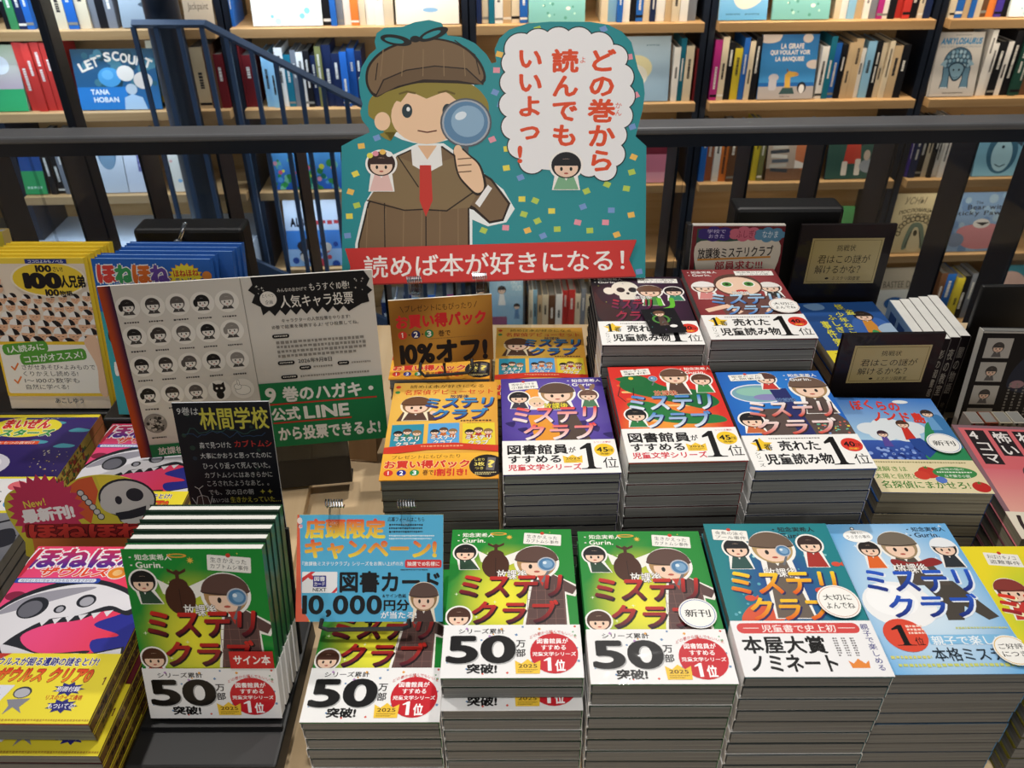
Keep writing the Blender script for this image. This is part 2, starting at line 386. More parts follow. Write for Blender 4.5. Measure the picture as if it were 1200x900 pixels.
def lens(A, u, v, r):
    A.L([(u+r*.2, v+r*.9), (u-r*.5, v+r*2.4)], r*.3, '#6d7076')
    A.C(u, v, r, '#b9bcc4'); A.C(u, v, r*.85, '#4f7fa8'); A.C(u+r*.1, v, r*.55, '#7fa6c8'); A.C(u-r*.2, v-r*.2, r*.22, '#d9e8f2')
def cover_green():
    A = Art(H); A.glow(0, 0, 100, H, '#f3e93a', '#1f8a34', .45, .52, .42)
    A.rain(26, 3, 3, 97, 98, ['#dff0b0', '#eaf5cf', '#f7d35c'], .6, 2.0, 's', 4)
    author(A, 9, 4, '#f4f3e8'); A.C(39, 5.2, 7, '#e8a23c', 1.7); A.C(39, 5.2, 5, '#2f8f3a', .8)
    A.star(48, 9, 3, 1.2, 8, '#e9b64a')
    A.P([(38, 34), (22, 24), (25, 36), (33, 41)], '#f2efe6'); A.P([(36, 34), (57, 24), (55, 36), (46, 41)], '#f2efe6')
    beetle(A, 37, 40, 11, '#4a2a1c')
    fig(A, 12, 26, 8.5, '#1d1a1b', '#2f4a38', body=1.2, lean=.5)
    # coat and head of the large figure
    A.P([(66, 50), (84, 50), (103, 62), (99, 72), (92, 70), (93, 99.5), (58, 99.5), (63, 66)], '#f3efe6')
    A.P([(68, 50), (83, 50), (101, 63), (97, 70), (91, 67), (91, 99.5), (60, 99.5), (65, 66)], '#5d4340')
    for k in range(5): A.L([(62+k*7, 60), (62+k*7, 99)], .4, '#7d5a52')
    for k in range(4): A.L([(62, 66+k*9), (91, 66+k*9)], .4, '#7d5a52')
    fig(A, 70, 37, 15, '#b08a5a', '#5d4340', '#5e443c', body=0); A.P([(70, 51), (77, 51), (74, 62)], '#c03a30')
    lens(A, 78, 39, 7.5)
    title(A, '#c82c22', '#3a1020', edge='#1c0c12')
    tagbox(A, 60, 5.5, 91, 18, '生きかえった', 'カブトムシ事件', 5)
    fig(A, 10, 91, 8.5, '#4a2c20', '#c8483c', body=.6)
    return A
def band_fifty():
    A = Art(H); A.R(0, 99.5, 100, H, '#f1f0ef')
    A.rain(40, 1, 101, 99, 143, ['#e9a53c', '#d65a4a', '#6a8fb8', '#7fb08a', '#b48ac0'], .5, .9, 'q', 5)
    A.T('シリーズ累計', 11, 103, 44.5, 107.5, '#1d1b1c', .015); A.T('50', 5.3, 110.8, 51.8, 132.8, '#b4b4b4', .035); A.T('50', 4.5, 110, 51, 132, '#0d0b0c', .035)
    A.T('万', 53, 113.5, 59.5, 119.5, '#1d1b1c', .02); A.T('部', 53, 121, 59.5, 127.5, '#1d1b1c', .02); A.T('突破!', 18.5, 133.5, 39, 141, '#0d0b0c', .04)
    A.T('どの巻から読んでもいいよ', 63, 104.5, 97, 107.5, '#cf4a4a', .0, bend=5)
    A.C(80, 124.5, 17.2, '#c8202c', 17)
    A.T('図書館員が', 68, 112, 90.5, 116.5, '#fff', .02); A.T('すすめる', 71, 117.8, 88.5, 121.8, '#fff', .02); A.T('児童文学シリーズ', 64.5, 123.6, 95.5, 127, '#fff', .02)
    A.ONE(72, 128.3, 80.5, 140, '#fff', False); A.T('位', 80.5, 130.3, 87.3, 139.5, '#fff', .03)
    crown(A, 52, 129.5, 70, 141.5); return A
def base_band(lines):
    A = Art(H); A.R(0, 99.5, 100, H, '#f4f2ee'); lines(A); return A
def band_library():
    A = Art(H); A.R(0, 99.5, 100, H, '#f4f2ee')
    A.T('図書館員', 4.5, 105.5, 57, 118.5, '#0d0b0c', .028); A.T('が', 58, 109.5, 64, 117, '#0d0b0c', .02)
    A.T('すすめる', 5, 120.5, 50, 130, '#0d0b0c', .028); crown(A, 52, 120, 69, 131)
    A.T('児童文学シリーズ', 4.5, 132, 67, 140, '#d03040', .025)
    A.ONE(67, 104.5, 84, 139.5, '#0d0b0c'); A.T('位', 86, 124.5, 98.5, 138.5, '#0d0b0c', .0)
    A.C(89, 114.5, 8.8, '#f0c62c'); A.T('45', 82.5, 110.8, 92, 117, '#0d0b0c', .03); A.T('万部', 92.3, 113, 96.6, 117, '#0d0b0c', .01); A.T('突破!', 85, 118.4, 93, 121, '#0d0b0c', .01)
    A.T('シリーズ累計', 81, 102.3, 96, 104.8, '#d03040', 0); return A
def band_best(sticker=None):
    A = Art(H); A.R(0, 99.5, 100, H, '#f4f2ee')
    A.star(14, 112.5, 10, 5, 5, '#f0c62c', -90); A.ONE(7, 104.5, 15, 120, '#0d0b0c'); A.T('番', 15, 111, 22, 119.5, '#0d0b0c', .01)
    A.dash(22, 103, 66, 105.6, '#8a8480', 4); A.T('売れた', 28, 107.5, 62, 120.5, '#0d0b0c', .028)
    A.T('シリーズ', 5, 122, 9.5, 140.5, '#0d0b0c', 0, vert=True); A.T('児童読み物', 12, 124.5, 68, 138, '#0d0b0c', .028)
    A.ONE(66.5, 103, 83.5, 139.5, '#0d0b0c'); A.T('位', 85.5, 126, 98.5, 139, '#0d0b0c', 0)
    A.C(90, 114, 9, '#d8382c'); A.T('40', 83.5, 110, 92.5, 116.3, '#0d0b0c', .03); A.T('万部', 92.8, 112.3, 97.3, 116.3, '#0d0b0c', .0); A.T('突破!', 86, 117.8, 94, 120.6, '#f8d040', .01)
    return A
def cover_teal():
    A = Art(H); A.glow(0, 0, 100, H, '#2b3f94', '#1f8088', .5, .44, .42)
    A.rain(34, 3, 3, 97, 95, ['#7fc4c8', '#9fd8dc', '#5aa8b8'], .6, 1.6, 'c', 8)
    author(A, 59, 4, '#1d2a30', 1.12)
    A.B([(16, 86), (30, 80), (42, 90), (36, 99), (10, 99)], '#d8583a')
    fig(A, 21, 27, 9.5, '#1d1c20', '#31544f', body=1.3); fig(A, 80, 23, 9, '#3a2724', '#a8342c', body=1.7)
    fig(A, 49, 27, 15, '#b89a66', '#6b5f55', '#6e5a4a', body=3.6); lens(A, 57, 30, 6)
    for u, v, r in ((20, 77, 4), (74, 70, 4), (94, 44, 3.4)): A.C(u, v, r, '#d8503c', r*.7); A.P([(u+r*.6, v), (u+r*1.6, v-r*.7), (u+r*1.6, v+r*.7)], '#d8503c', False)
    title(A, '#f8d02c', '#e0541c', (9, 52, 88, 73), (18, 76, 76, 97), subbox=(37, 48, 62, 57), edge='#23295c')
    tagbox(A, 5, 7.5, 33, 19, '金魚の泳ぐ', 'プール事件', 4); return A
def band_teal():
    A = Art(H); A.R(0, 98.5, 100, H, '#f0eff0')
    A.R(3.5, 100.5, 90, 109.5, '#d64a48', 4.3); A.R(8, 104.6, 19, 105.2, '#f6e6e2'); A.R(75, 104.6, 87, 105.2, '#f6e6e2'); A.T('児童書で史上初', 21, 102, 73, 108.4, '#fbeeea', .015)
    A.T('本屋大賞', 4.5, 112, 61.5, 126, '#0d0b0c', .028); A.T('ノミネート', 6.5, 127.5, 65, 140.5, '#0d0b0c', .03)
    A.T('親子で楽しめる', 91, 101.5, 96.5, 140, '#3f3f86', .01, vert=True)
    for k in range(3): A.dash(68+k*6, 113, 71+k*6, 129, '#6a6668', k, 8)
    A.P([(74, 138), (73, 132), (76, 134.5), (80, 130.5), (84, 134.5), (87, 132), (86, 138)], '#e88a3c'); return A
def cover_sky():
    A = Art(H); A.glow(0, 0, 100, H, '#d9ebf6', '#6fb0e2', .45, .55, .62)
    A.rain(22, 3, 3, 97, 95, ['#f2f8fc', '#e4f0f8'], .8, 2.6, 's', 9)
    author(A, 69, 4, '#1d2c40', 1.05)
    A.C(28, 84, 27, '#f4f4f4', 22); A.C(24, 80, 19, '#fbfbfb', 15)
    A.P([(52, 60), (78, 62), (97, 96), (88, 99), (76, 86), (70, 99), (58, 99), (60, 80)], '#4a443e')
    fig(A, 26, 28, 8, '#2a2522', '#e0682c', body=1.6); fig(A, 87, 27, 9, '#1d1b1c', '#2f3338', '#eceff2', body=1.4)
    A.P([(38, 46), (70, 46), (76, 66), (36, 66)], '#544b44'); fig(A, 51, 25, 13.5, '#a08a6a', '#544b44', '#756a5c', body=.9)
    A.B([(40, 39), (55, 43), (72, 38), (78, 44), (60, 48), (40, 46)], '#8e2c2c')
    title(A, '#2a5cc8', '#1c2c78', (11.5, 51, 93, 72), (20, 75, 87, 96), subbox=(40, 44, 64, 54), edge='#e8eef6')
    A.C(22, 14, 12, '#fbfbf8', 7); A.T('雪に', 17, 9, 27, 11.6, '#444', 0); A.T('うさぎの事件', 12.5, 12.8, 32, 16.6, '#444', 0); A.C(20, 5.5, 1.8, '#444'); A.C(20, 5.5, 1.1, '#fbfbf8')
    A.R(36, 112, 100, 120, '#84bfe6', up=True); A.C(21, 112, 15.5, '#dc4a34', 14.5)
    A.ONE(12, 103, 26, 121, '#0d0b0c'); A.T('位', 26, 114, 32, 121, '#0d0b0c', .01); A.dash(24, 103, 36, 112, '#f6d8c8', 2, 3)
    A.T('親子で楽しめる', 38, 113, 99, 121, '#f2f8fc', .012); A.T('本格ミステリ', 34, 123, 92, 134, '#23303c', .012)
    A.dash(60, 105, 98, 107.5, '#c9cf86', 5); A.dash(3, 129, 32, 133, '#d2cf74', 6); A.dash(6, 135.5, 92, 140, '#c9d070', 7); return A
def cover_purple():
    A = Art(H); A.glow(0, 0, 100, H, '#6a56b4', '#453289', .5, .4, .6)
    for k in range(9): A.B([(3+k*11, 72+9*(k % 3)), (12+k*11, 70+9*(k % 3)), (10+k*11, 78+9*(k % 3))], '#2f2264')
    A.C(31, 28, 10, '#f0a03c'); A.P([(24, 60), (38, 60), (62, 99.5), (30, 99.5)], '#e89a34')
    author(A, 70, 2.5, '#f4f2ee', 1.1)
    fig(A, 17, 32, 9, '#1c1a1e', '#3c3844', body=1); fig(A, 34, 40, 7.5, '#e8c9a0', '#f0e8dc', body=.6); fig(A, 84, 30, 8.5, '#6a4a3c', '#4c7a58', body=1.3)
    A.C(79, 17, 2.4, '#8a6a54', 6, ang=-20); A.C(89, 17, 2.4, '#8a6a54', 6, ang=20)
    A.P([(52, 55), (68, 55), (80, 99.5), (52, 99.5)], '#54443c'); fig(A, 54, 26, 15, '#a8845a', '#54443c', '#5c463a', body=.8)
    title(A, '#e8302c', '#f6ece8', (11, 49, 88, 72), (20, 74, 85, 97), sub='#f2e23a', subbox=(40, 42, 63, 51), edge='#2a1a50')
    tagbox(A, 8, 6.5, 36, 19, '雨空のウサギ', '小屋事件', -6); return A
def cover_red():
    A = Art(H); A.glow(0, 0, 100, H, '#f0a23c', '#d8332a', .45, .75, .5)
    for k in range(6): A.R(5+k*3, 30+k*11, 45+k*9, 33+k*11, '#f2c27a' if k % 2 else '#e86a34', 1.4)
    A.B([(12, 22), (30, 16), (50, 34), (82, 42), (96, 60), (80, 70), (60, 62), (40, 54), (18, 44), (8, 34)], '#1f6a38')
    A.B([(10, 62), (30, 58), (60, 76), (90, 80), (94, 90), (60, 92), (30, 84)], '#2a7a40')
    A.P([(4, 20), (22, 14), (34, 22), (30, 34), (14, 30)], '#236c3a'); A.C(20, 20, 2.4, '#e8c23c'); A.L([(8, 34), (4, 48), (10, 58)], .8, '#1f2a20'); A.L([(20, 36), (18, 52), (26, 60)], .8, '#1f2a20')
    lens(A, 41, 21, 4.5); fig(A, 62, 18, 11.5, '#a8845a', '#5a4238', '#6a4c3c', body=1.6); fig(A, 87, 24, 9, '#5a3c2c', '#3a8a4a', body=1.4); fig(A, 16, 78, 9, '#1f1d1e', '#2f7a44', body=1)
    author(A, 74, 3, '#f6f0e6', 1.0)
    title(A, '#2f7ec8', '#e8eef4', (13, 49, 88, 71), (24, 74, 82, 97), sub='#b01c1c', subbox=(38, 41, 60, 49), edge='#14204a', subout='#f4d8a8')
    tagbox(A, 12, 5, 40, 15.5, '龍のすむ池', '事件', -5); return A
def cover_blue():
    A = Art(H); A.glow(0, 0, 100, H, '#2f7fd0', '#1f5cb4', .5, .3, .6)
    A.C(33, 36, 27, '#e9e6f0', 15); A.C(33, 36, 25.5, '#7aa6b4', 13.5); A.C(30, 33, 18, '#8fc0b0', 7); A.C(40, 42, 14, '#8a86b8', 5)
    A.P([(10, 80), (30, 60), (90, 58), (100, 80), (100, 99.5), (20, 99.5)], '#5a4b46'); A.P([(44, 30), (60, 28), (66, 99), (52, 99)], '#2a2f66')
    fig(A, 46, 12, 8.5, '#3c2824', '#c83a34', '#5a3c34', body=1.1); fig(A, 82, 28, 15.5, '#a8885e', '#5a4b46', '#6d5648', body=1.6); fig(A, 15, 76, 10, '#1d1c1f', '#c8683c', body=.9)
    A.rain(30, 70, 80, 98, 97, ['#e8d04a', '#6ac0a0', '#d86a5a', '#7aa0d8'], .5, 1.2, 'q', 4)
    author(A, 68, 5, '#f4f2ee', 1.05)
    title(A, '#f4ece8', '#cc3a24', (17, 50, 92, 72), (18, 75, 88, 97), sub='#23336c', subbox=(46, 44, 64, 50), edge='#3a2a2c', subout='#8fb4e0')
    tagbox(A, 11, 5, 44, 15, '密室だった', '人間事件', -3); return A
def cover_maroon():
    A = Art(H); A.glow(0, 0, 100, H, '#a04848', '#7c2c30', .5, .35, .6)
    fig(A, 16, 40, 11, '#5a3428', '#d88a86', '#f2ece8', body=1.3); fig(A, 84, 42, 10, '#1e1b1d', '#3a3634', '#eee8e2', body=1.2)
    A.P([(20, 60), (84, 60), (80, 99.5), (26, 99.5)], '#6d4a44'); A.C(52, 36, 25, '#5a3f34'); A.C(52, 38, 23, '#f2cfb4', 20)
    A.C(41, 34, 6.4, '#f6f2ea'); A.C(64, 34, 6.4, '#f6f2ea', up=False); A.C(41, 34, 5, '#4a8a3c'); A.C(64, 34, 5, '#4a8a3c', up=False); A.C(41, 34, 2, '#20241c'); A.C(64, 34, 2, '#20241c', up=False); A.C(53, 49, 6, '#c8443c', 3)
    A.L([(10, 88), (30, 80), (40, 92)], 7, '#efc8ac'); A.L([(94, 88), (78, 80), (70, 92)], 7, '#efc8ac')
    author(A, 9, 4, '#f4ece8', 1.05); title(A, '#bfe0f2', '#2468b8', (18, 56, 88, 76), (28, 78, 78, 97), subbox=(42, 50, 60, 57), edge='#3a1c20')
    A.R(55, 5, 96, 15, '#f1eee6', .6, 1); A.T('吸血鬼のひみつ', 58, 6, 93, 9.5, '#333', 0); A.T('サーカスの夜', 60, 10.7, 91, 14, '#333', 0); return A
def cover_dark():
    A = Art(H); A.glow(0, 0, 100, H, '#4a2a44', '#171319', .6, .4, .6)
    A.B([(2, 34), (10, 58), (34, 70), (40, 95), (20, 99), (2, 90)], '#3a1f20')
    # a plain museum skull
    A.C(36, 28, 15, '#e6dfd0', 18); A.C(18, 32, 6, '#e6dfd0', 8); A.R(28, 40, 46, 52, '#e6dfd0', 3); A.C(31, 30, 4.6, '#201c1e', 5.6); A.C(44, 30, 4.6, '#201c1e', 5.6, up=False); A.C(38, 38, 1.8, '#201c1e', 2.6)
    fig(A, 62, 34, 12, '#6a4a38', '#4f8a4a', '#6e4e3c', body=1.6); fig(A, 88, 34, 9.5, '#2a2224', '#3d8a6a', body=1.2)
    author(A, 8, 3, '#f2eee8', 1.05); title(A, '#b02c3c', '#5a1c4a', (18, 52, 60, 72), (20, 76, 60, 97), edge='#0e0a10', subbox=(44, 44, 62, 51)); A.T('リ', 68, 50, 84, 74, '#6ac03c', .05)
    A.R(52, 5, 96, 15, '#f1eee6', .6, 1); A.T('真夜中の理科室', 55, 6, 93, 9.5, '#333', 0); A.T('ガイコツ事件', 58, 10.7, 91, 14, '#333', 0)
    A.rain(14, 4, 8, 96, 95, ['#5a6ab0', '#7a4a90', '#b8c84a'], .8, 1.8, 's', 6); return A
def cover_yellow():
    A = Art(H); A.glow(0, 0, 100, H, '#9ac83c', '#f2de2c', .5, .55, .5)
    tagbox(A, 22, 8, 50, 22, 'おばけキノコ', '盗難事件', 6); fig(A, 26, 48, 11, '#5a3424', '#c83a34', '#8a3a34', body=1.6); fig(A, 70, 34, 14, '#6a5038', '#5a4a3c', '#6b523c', body=1.6); A.C(66, 16, 9, '#3f8a3c', 5); A.C(80, 12, 6, '#3f8a3c', 4)
    title(A, '#e8402c', '#8a1c2c', edge='#f8f0c0'); A.R(0, 108, 100, H, '#f4f2ee'); A.T('親子で楽しめる', 8, 114, 92, 126, '#d03040', .02); return A
def mini(A, u, v, wd, bg, c):
    h = wd*1.25; A.P([(u, v), (u+wd, v-.8), (u+wd+.6, v+h-.6), (u+.4, v+h)], bg)
    for k, (x, y) in enumerate(((.5, .28), (.22, .36), (.8, .34))): fig(A, u+wd*x, v+h*y, wd*.14, ['#5a4030', '#1f1d1f', '#8a6a44'][k], c, halo=None, body=1.2)
    A.T('ミステリ', u+wd*.12, v+h*.5, u+wd*.88, v+h*.66, '#f2eee8', .04, out='#333', ow=.04); A.T('クラブ', u+wd*.2, v+h*.7, u+wd*.8, v+h*.86, '#f2eee8', .04, out='#333', ow=.04)
def cover_gold():
    A = Art(H); A.glow(0, 0, 100, H, '#f0c25a', '#d8922e', .35, .3, .8)
    A.rain(30, 2, 2, 98, 80, ['#f8e09a', '#e8b04a'], .5, 1.2, 's', 12)
    A.T('読めば本が好きになる', 16, 4, 87, 9.5, '#4a2c1c', .008); A.T('名探偵デビューセット', 11, 12, 96, 20.5, '#d0402c', .012)
    A.C(4.5, 7, 2.4, '#d0402c'); A.C(4.5, 16, 2.4, '#3f8a4a')
    A.P([(7, 62), (12, 48), (38, 48), (44, 62)], '#5a4238'); fig(A, 24, 38, 12.5, '#8a6440', '#5a4238', '#6e4c36', halo='#f6e8c8', body=.9); A.C(40, 50, 3, '#f0cdb4')
    A.T('放課後', 55, 21.5, 73, 27.5, '#2a2c5c', .01)
    for s, b in (('ミステリ', (33, 27, 95, 42)), ('クラブ', (40, 44, 90, 60))):
        A.T(s, b[0]+1, b[1]+1, b[2]+1, b[3]+1, '#5a2c1c', .05, shear=.1); A.T(s, *b, '#2a6ab8', .045, ('#3f9ad0', '#2a2c84'), shear=.1)
    A.dash(66, 61.5, 94, 65, '#5a3a2c', 3); A.dash(72, 66, 90, 69, '#5a3a2c', 4)
    mini(A, 4, 68, 29, '#2f8fa8', '#3a7a5a'); mini(A, 37, 67, 28, '#5aa4dc', '#c8682c'); mini(A, 68, 67.5, 29, '#e8d03c', '#b03a34')
    A.P([(-.0, 101), (20, 98), (38, 96), (62, 95.5), (80, 98), (100, 100), (100, 109), (80, 106), (60, 104.5), (38, 105), (20, 108), (0, 111)], '#cf3a28'); A.dash(32, 98.5, 70, 102, '#e8a07a', 4)
    A.G(0, 110, 100, H, '#f2b83e', '#eaa030'); A.T('プレゼントにもぴったり', 8, 112, 67, 117, '#5a2c1c', .008, ang=-1)
    A.T('お買い得パック', 3, 119.5, 75, 129.5, '#d0382c', .05, out='#f8e8b0', ow=.03)
    for k, (n, c) in enumerate((('1', '#d0382c'), ('2', '#2a2c84'), ('3', '#2f8a4a'))): A.C(7+k*11, 135.5, 4, c); A.T(n, 5.6+k*11, 133, 8.4+k*11, 138.2, '#fff', .03)
    A.T('巻で', 36, 132, 45, 139, '#5a2c1c', .015); A.T('1割引き!', 46, 131, 73, 140, '#d0382c', .04)
    A.C(90, 128, 15, '#201c1e'); A.T('しおり', 79.5, 118, 88, 121.5, '#f2e070', 0); A.T('3枚', 79.5, 123, 88, 128, '#f2e070', .02); A.T('つき', 80, 129.5, 87, 133, '#f2e070', 0); A.R(90, 117, 97, 134, '#6a6668', ang=6); A.T('?', 91.5, 121, 96, 130, '#f2e070', .03); A.dash(80, 136, 98, 140, '#d8c88a', 3, 2); return A
def cover_island():
    A = Art(H); A.G(0, 0, 100, 70, '#3a78c8', '#a9cfe8'); A.G(0, 70, 100, 100, '#3a5cae', '#27408c')
    for u, v, r in ((22, 52, 14), (40, 46, 16), (60, 50, 15), (30, 62, 13), (52, 62, 14)): A.C(u, v, r, '#dfe6ea', r*.7)
    A.rain(60, 0, 80, 80, 98, ['#6a8ad0', '#8fa8e0', '#1f3378'], .8, 2.6, 'c', 3)
    A.B([(60, 100), (70, 62), (82, 40), (100, 48), (100, 100)], '#2f8a58'); A.B([(80, 70), (90, 30), (100, 36), (100, 80)], '#3f7ab0')
    fig(A, 30, 60, 5, '#3a2430', '#5a4a9a', halo=None, body=3); fig(A, 55, 44, 6, '#4a3024', '#cc3428', halo=None, body=3.2); A.P([(52, 68), (64, 66), (74, 84), (62, 96), (54, 82)], '#2a4a94'); fig(A, 86, 26, 6, '#3a2a24', '#6aa0d0', halo=None, body=3.6)
    A.T('ぼくらの', 14, 4, 62, 22, '#d8382c', .035, wave=.1); A.T('ノンド島', 30, 24, 80, 42, '#d8382c', .035, wave=.1); A.C(66, 7, 8, '#e4e8ea', 3)
    A.R(0, 99, 100, H, '#e6d8ae'); A.dash(6, 101.5, 92, 104.5, '#8a8458', 6)
    A.T('謎解きは', 4, 109, 34, 116, '#5a8a3c', .012); A.T('太陽と自然と', 2, 119, 40, 126, '#5a8a3c', .012); A.T('名探偵にまかせろ!', 4, 129, 82, 139, '#3f7a34', .015)
    A.C(52, 117, 9, '#c8382c', 8); A.C(45, 121, 7, '#d04030', 6); A.C(60, 127, 5, '#5a7ac8', 4.5); A.star(52, 110, 3, 1, 5, '#3f7a34'); A.C(92, 136, 8, '#c02c28', 7); A.star(92, 130.5, 3, 1, 5, '#3f7a34')
    A.C(76, 117, 20, '#3f8a4a', 8.5); A.T('太陽の国の', 64, 110.5, 86, 113.6, '#eaf2e0', 0); A.dash(60, 115, 92, 118, '#eaf2e0', 3); A.T('なぞ解き小説', 65, 119.5, 88, 123.4, '#eaf2e0', .01); return A
def cover_novel():
    A = Art(H); A.G(0, 0, 100, 120, '#2a5aa0', '#27467e'); A.B([(10, 5), (30, 2), (34, 14), (18, 18)], '#7aa0cc'); A.B([(60, 40), (90, 40), (100, 70), (100, 105), (60, 100), (50, 70)], '#3f6ab4')
    A.B([(28, 112), (50, 84), (100, 78), (100, 120), (30, 122)], '#a86a50'); fig(A, 74, 34, 11, '#2c221e', '#d8923c', halo=None, body=3); A.B([(80, 62), (100, 52), (102, 78), (88, 86)], '#a8c0d8'); A.C(74, 76, 5, '#3f9a5a', 10); A.C(88, 84, 10, '#e0982c', 4)
    for s, u, v0, v1 in (('怪', 48, 5, 17), ('盗', 56, 18, 30), ('少年ねこの', 42, 24, 84), ('事件簿', 16, 44, 100), ('ふしぎ', 29, 30, 70)): A.T(s, u, v0, u+10, v1, '#e8e23c', .02, vert=True, out='#27467e', ow=.04)
    A.R(0, 108, 100, H, '#f0de3c'); A.T('なんて', 8, 112, 60, 122, '#2a2620', .01); A.T('ふしぎ?', 30, 125, 80, 134, '#2a2620', .01); A.dash(10, 137, 90, 141, '#8a7c2a', 4); return A
def cover_pink():
    A = Art(142); A.G(0, 0, 100, 142, '#c8767c', '#e8a090')
    A.R(0, 0, 100, 142, '#8a6870'); A.R(4, 4, 96, 142, '#d86a70'); A.G(4, 60, 96, 142, '#d8707a', '#eec0a8')
    for s, u, v1 in (('4コマ', 10, 52), ('怖い', 30, 40), ('わかると', 50, 72), ('意味が', 72, 54)):
        A.R(u-1.5, 7, u+14.5, v1+2, '#2a2224'); A.T(s, u, 9, u+13, v1, '#ece6e2', .02, vert=True)
    fig(A, 48, 66, 13, '#5a4448', '#f0e4da', halo=None, body=3.6, skin='#f0d4c4'); fig(A, 84, 84, 9, '#8a4a3c', '#d88a70', halo=None, body=3.4)
    A.R(0, 112, 100, 142, '#e6dcc8'); A.T('にほんの', 6, 116, 94, 134, '#3a2c2c', .03); A.dash(6, 136, 90, 140, '#6a5c54', 4); return A
# ------------------------------------------------------------------ covers on the left table
def fossil_skull(A, k=0):
    """a plain dinosaur-fossil skull with open jaws"""
    A.B([(-6, 78), (4, 52), (26, 36), (56, 31), (84, 40), (96, 52), (92, 62), (76, 58), (60, 66), (40, 70), (28, 80), (46, 92), (78, 90), (62, 98), (24, 100), (0, 96)], '#24262e')
    A.B([(-4, 78), (6, 54), (28, 40), (56, 35), (82, 43), (92, 53), (88, 58), (75, 54), (58, 62), (38, 66), (24, 78), (14, 92), (0, 94)], '#e6e4ea')
    A.B([(2, 62), (14, 48), (36, 40), (60, 38), (44, 46), (20, 56)], '#9c9aa6')
    A.B([(18, 86), (30, 88), (48, 93), (72, 92), (56, 96), (30, 97)], '#dcdae2')
    A.C(24, 56, 10, '#24262e', 9, ang=-20); A.C(23, 57, 7.5, '#6a6a74', 7, ang=-20); A.C(58, 50, 6.5, '#24262e', 5.6); A.C(58.5, 50.5, 4.6, '#a8a8b2', 4); A.C(43, 57, 4, '#24262e', 3.4); A.C(43.2, 57.2, 2.4, '#a8a8b2')
    for k in range(6): A.P([(34+k*8, 67-k*1.6), (40+k*8, 65.5-k*1.6), (37.5+k*8, 71-k*1.6)], '#e6e4ea', k == 0)
def cover_bone(front=True):
    A = Art(141.4); A.glow(0, 0, 100, 141.4, '#f0508a', '#e8302c', .25, .45, .8)
    A.C(7, 46, 7, '#8a2444', 4); A.C(96, 42, 9, '#f0682c', 4)
    A.B([(84, 62), (104, 54), (104, 96), (82, 92), (76, 82), (92, 78), (72, 70)], '#2a2f94')
    fossil_skull(A); A.L([(66, 99), (98, 90)], 6, '#24262e'); A.L([(67, 99), (97, 90.4)], 4.2, '#e6e4ea')
    A.T('ほねほね', 2, 3, 86, 20, '#3a2a84', .05, ('#c82c4c', '#3a2a94'), out='#f4f0f4', ow=.07)
    A.P([(2, 4), (6, 3), (2, 29), (-3, 30)], '#c82c44'); A.T('ザウルス', 14, 20.5, 62, 28.5, '#e8482c', .04, out='#f8f0ea', ow=.06, shear=.2); A.C(69, 25, 7.5, '#f2ece4', 6); A.C(69, 25, 6.6, '#e88a2c', 5.2); A.C(69, 25, 3.4, '#f4c07a', 2.8)
    A.R(-1, 30, 60, 34.6, '#2a4aa8', 2.2); A.R(2, 30.7, 57, 33.9, '#dfe6f4', 1.4); A.T('ねがえ! だいちゅうぶかもねりメをさがせ!', 4, 31.1, 55, 33.6, '#2a3a84', 0); return A
def band_bone():
    A = Art(141.4); A.R(0, 93, 100, 141.4, '#f2e03a'); A.P([(22, 93), (30, 93), (20, 101), (14, 101)], '#c03a30')
    A.T('ほねほねザウルスが掘る遺跡の謎をとけ!', -0, 96, 88, 102, '#2a2a84', .03, out='#f8f6e8', ow=.05)
    A.T('ほねほねザウルス', 0, 104, 58, 113.5, '#e04a24', .05, ('#d82c24', '#f0902c'), out='#7a2418', ow=.04, shear=.1); A.T('クリア0', 62, 104, 88, 113.5, '#e04a24', .05, ('#d82c24', '#f0902c'), out='#7a2418', ow=.04, shear=.1)
    A.P([(0, 116), (44, 116), (38, 133), (0, 133)], '#e4e6f2'); A.T('おかげさまで', 10, 117.5, 36, 120.5, '#2a2a3a', 0); A.T('400万部突破!', 10, 121.5, 38, 125, '#2a3a94', .01); A.T('いつも', 10, 126, 20, 129, '#2a2a3a', 0); A.T('ありがとう!', 10, 129.6, 34, 132.6, '#2a2a3a', .01)
    A.C(51, 121, 5.5, '#3a3c44', 4); A.C(51, 121.4, 4.6, '#b8b8c0', 3.2); A.P([(44, 126), (58, 125), (54, 131), (57, 135), (50, 131), (46, 136), (47, 130)], '#8a8a94')
    A.star(78, 118.5, 10, 6, 9, '#2a2a7a', sv=.5); A.T('別冊付録', 71, 116.8, 85, 120.3, '#f4f2fa', .02); A.T('リスのクイズ通信', 67, 122.6, 89, 126, '#c8342c', .02); A.star(79, 130, 10, 6, 9, '#2a2a7a', sv=.5); A.T('もついてる!', 71, 128.3, 87, 131.8, '#f4f2fa', .02)
    A.T('1', 96, 110, 99, 116, '#6a2a24', .02); A.dash(0, 138.5, 100, 140.5, '#c09a34', 3); return A
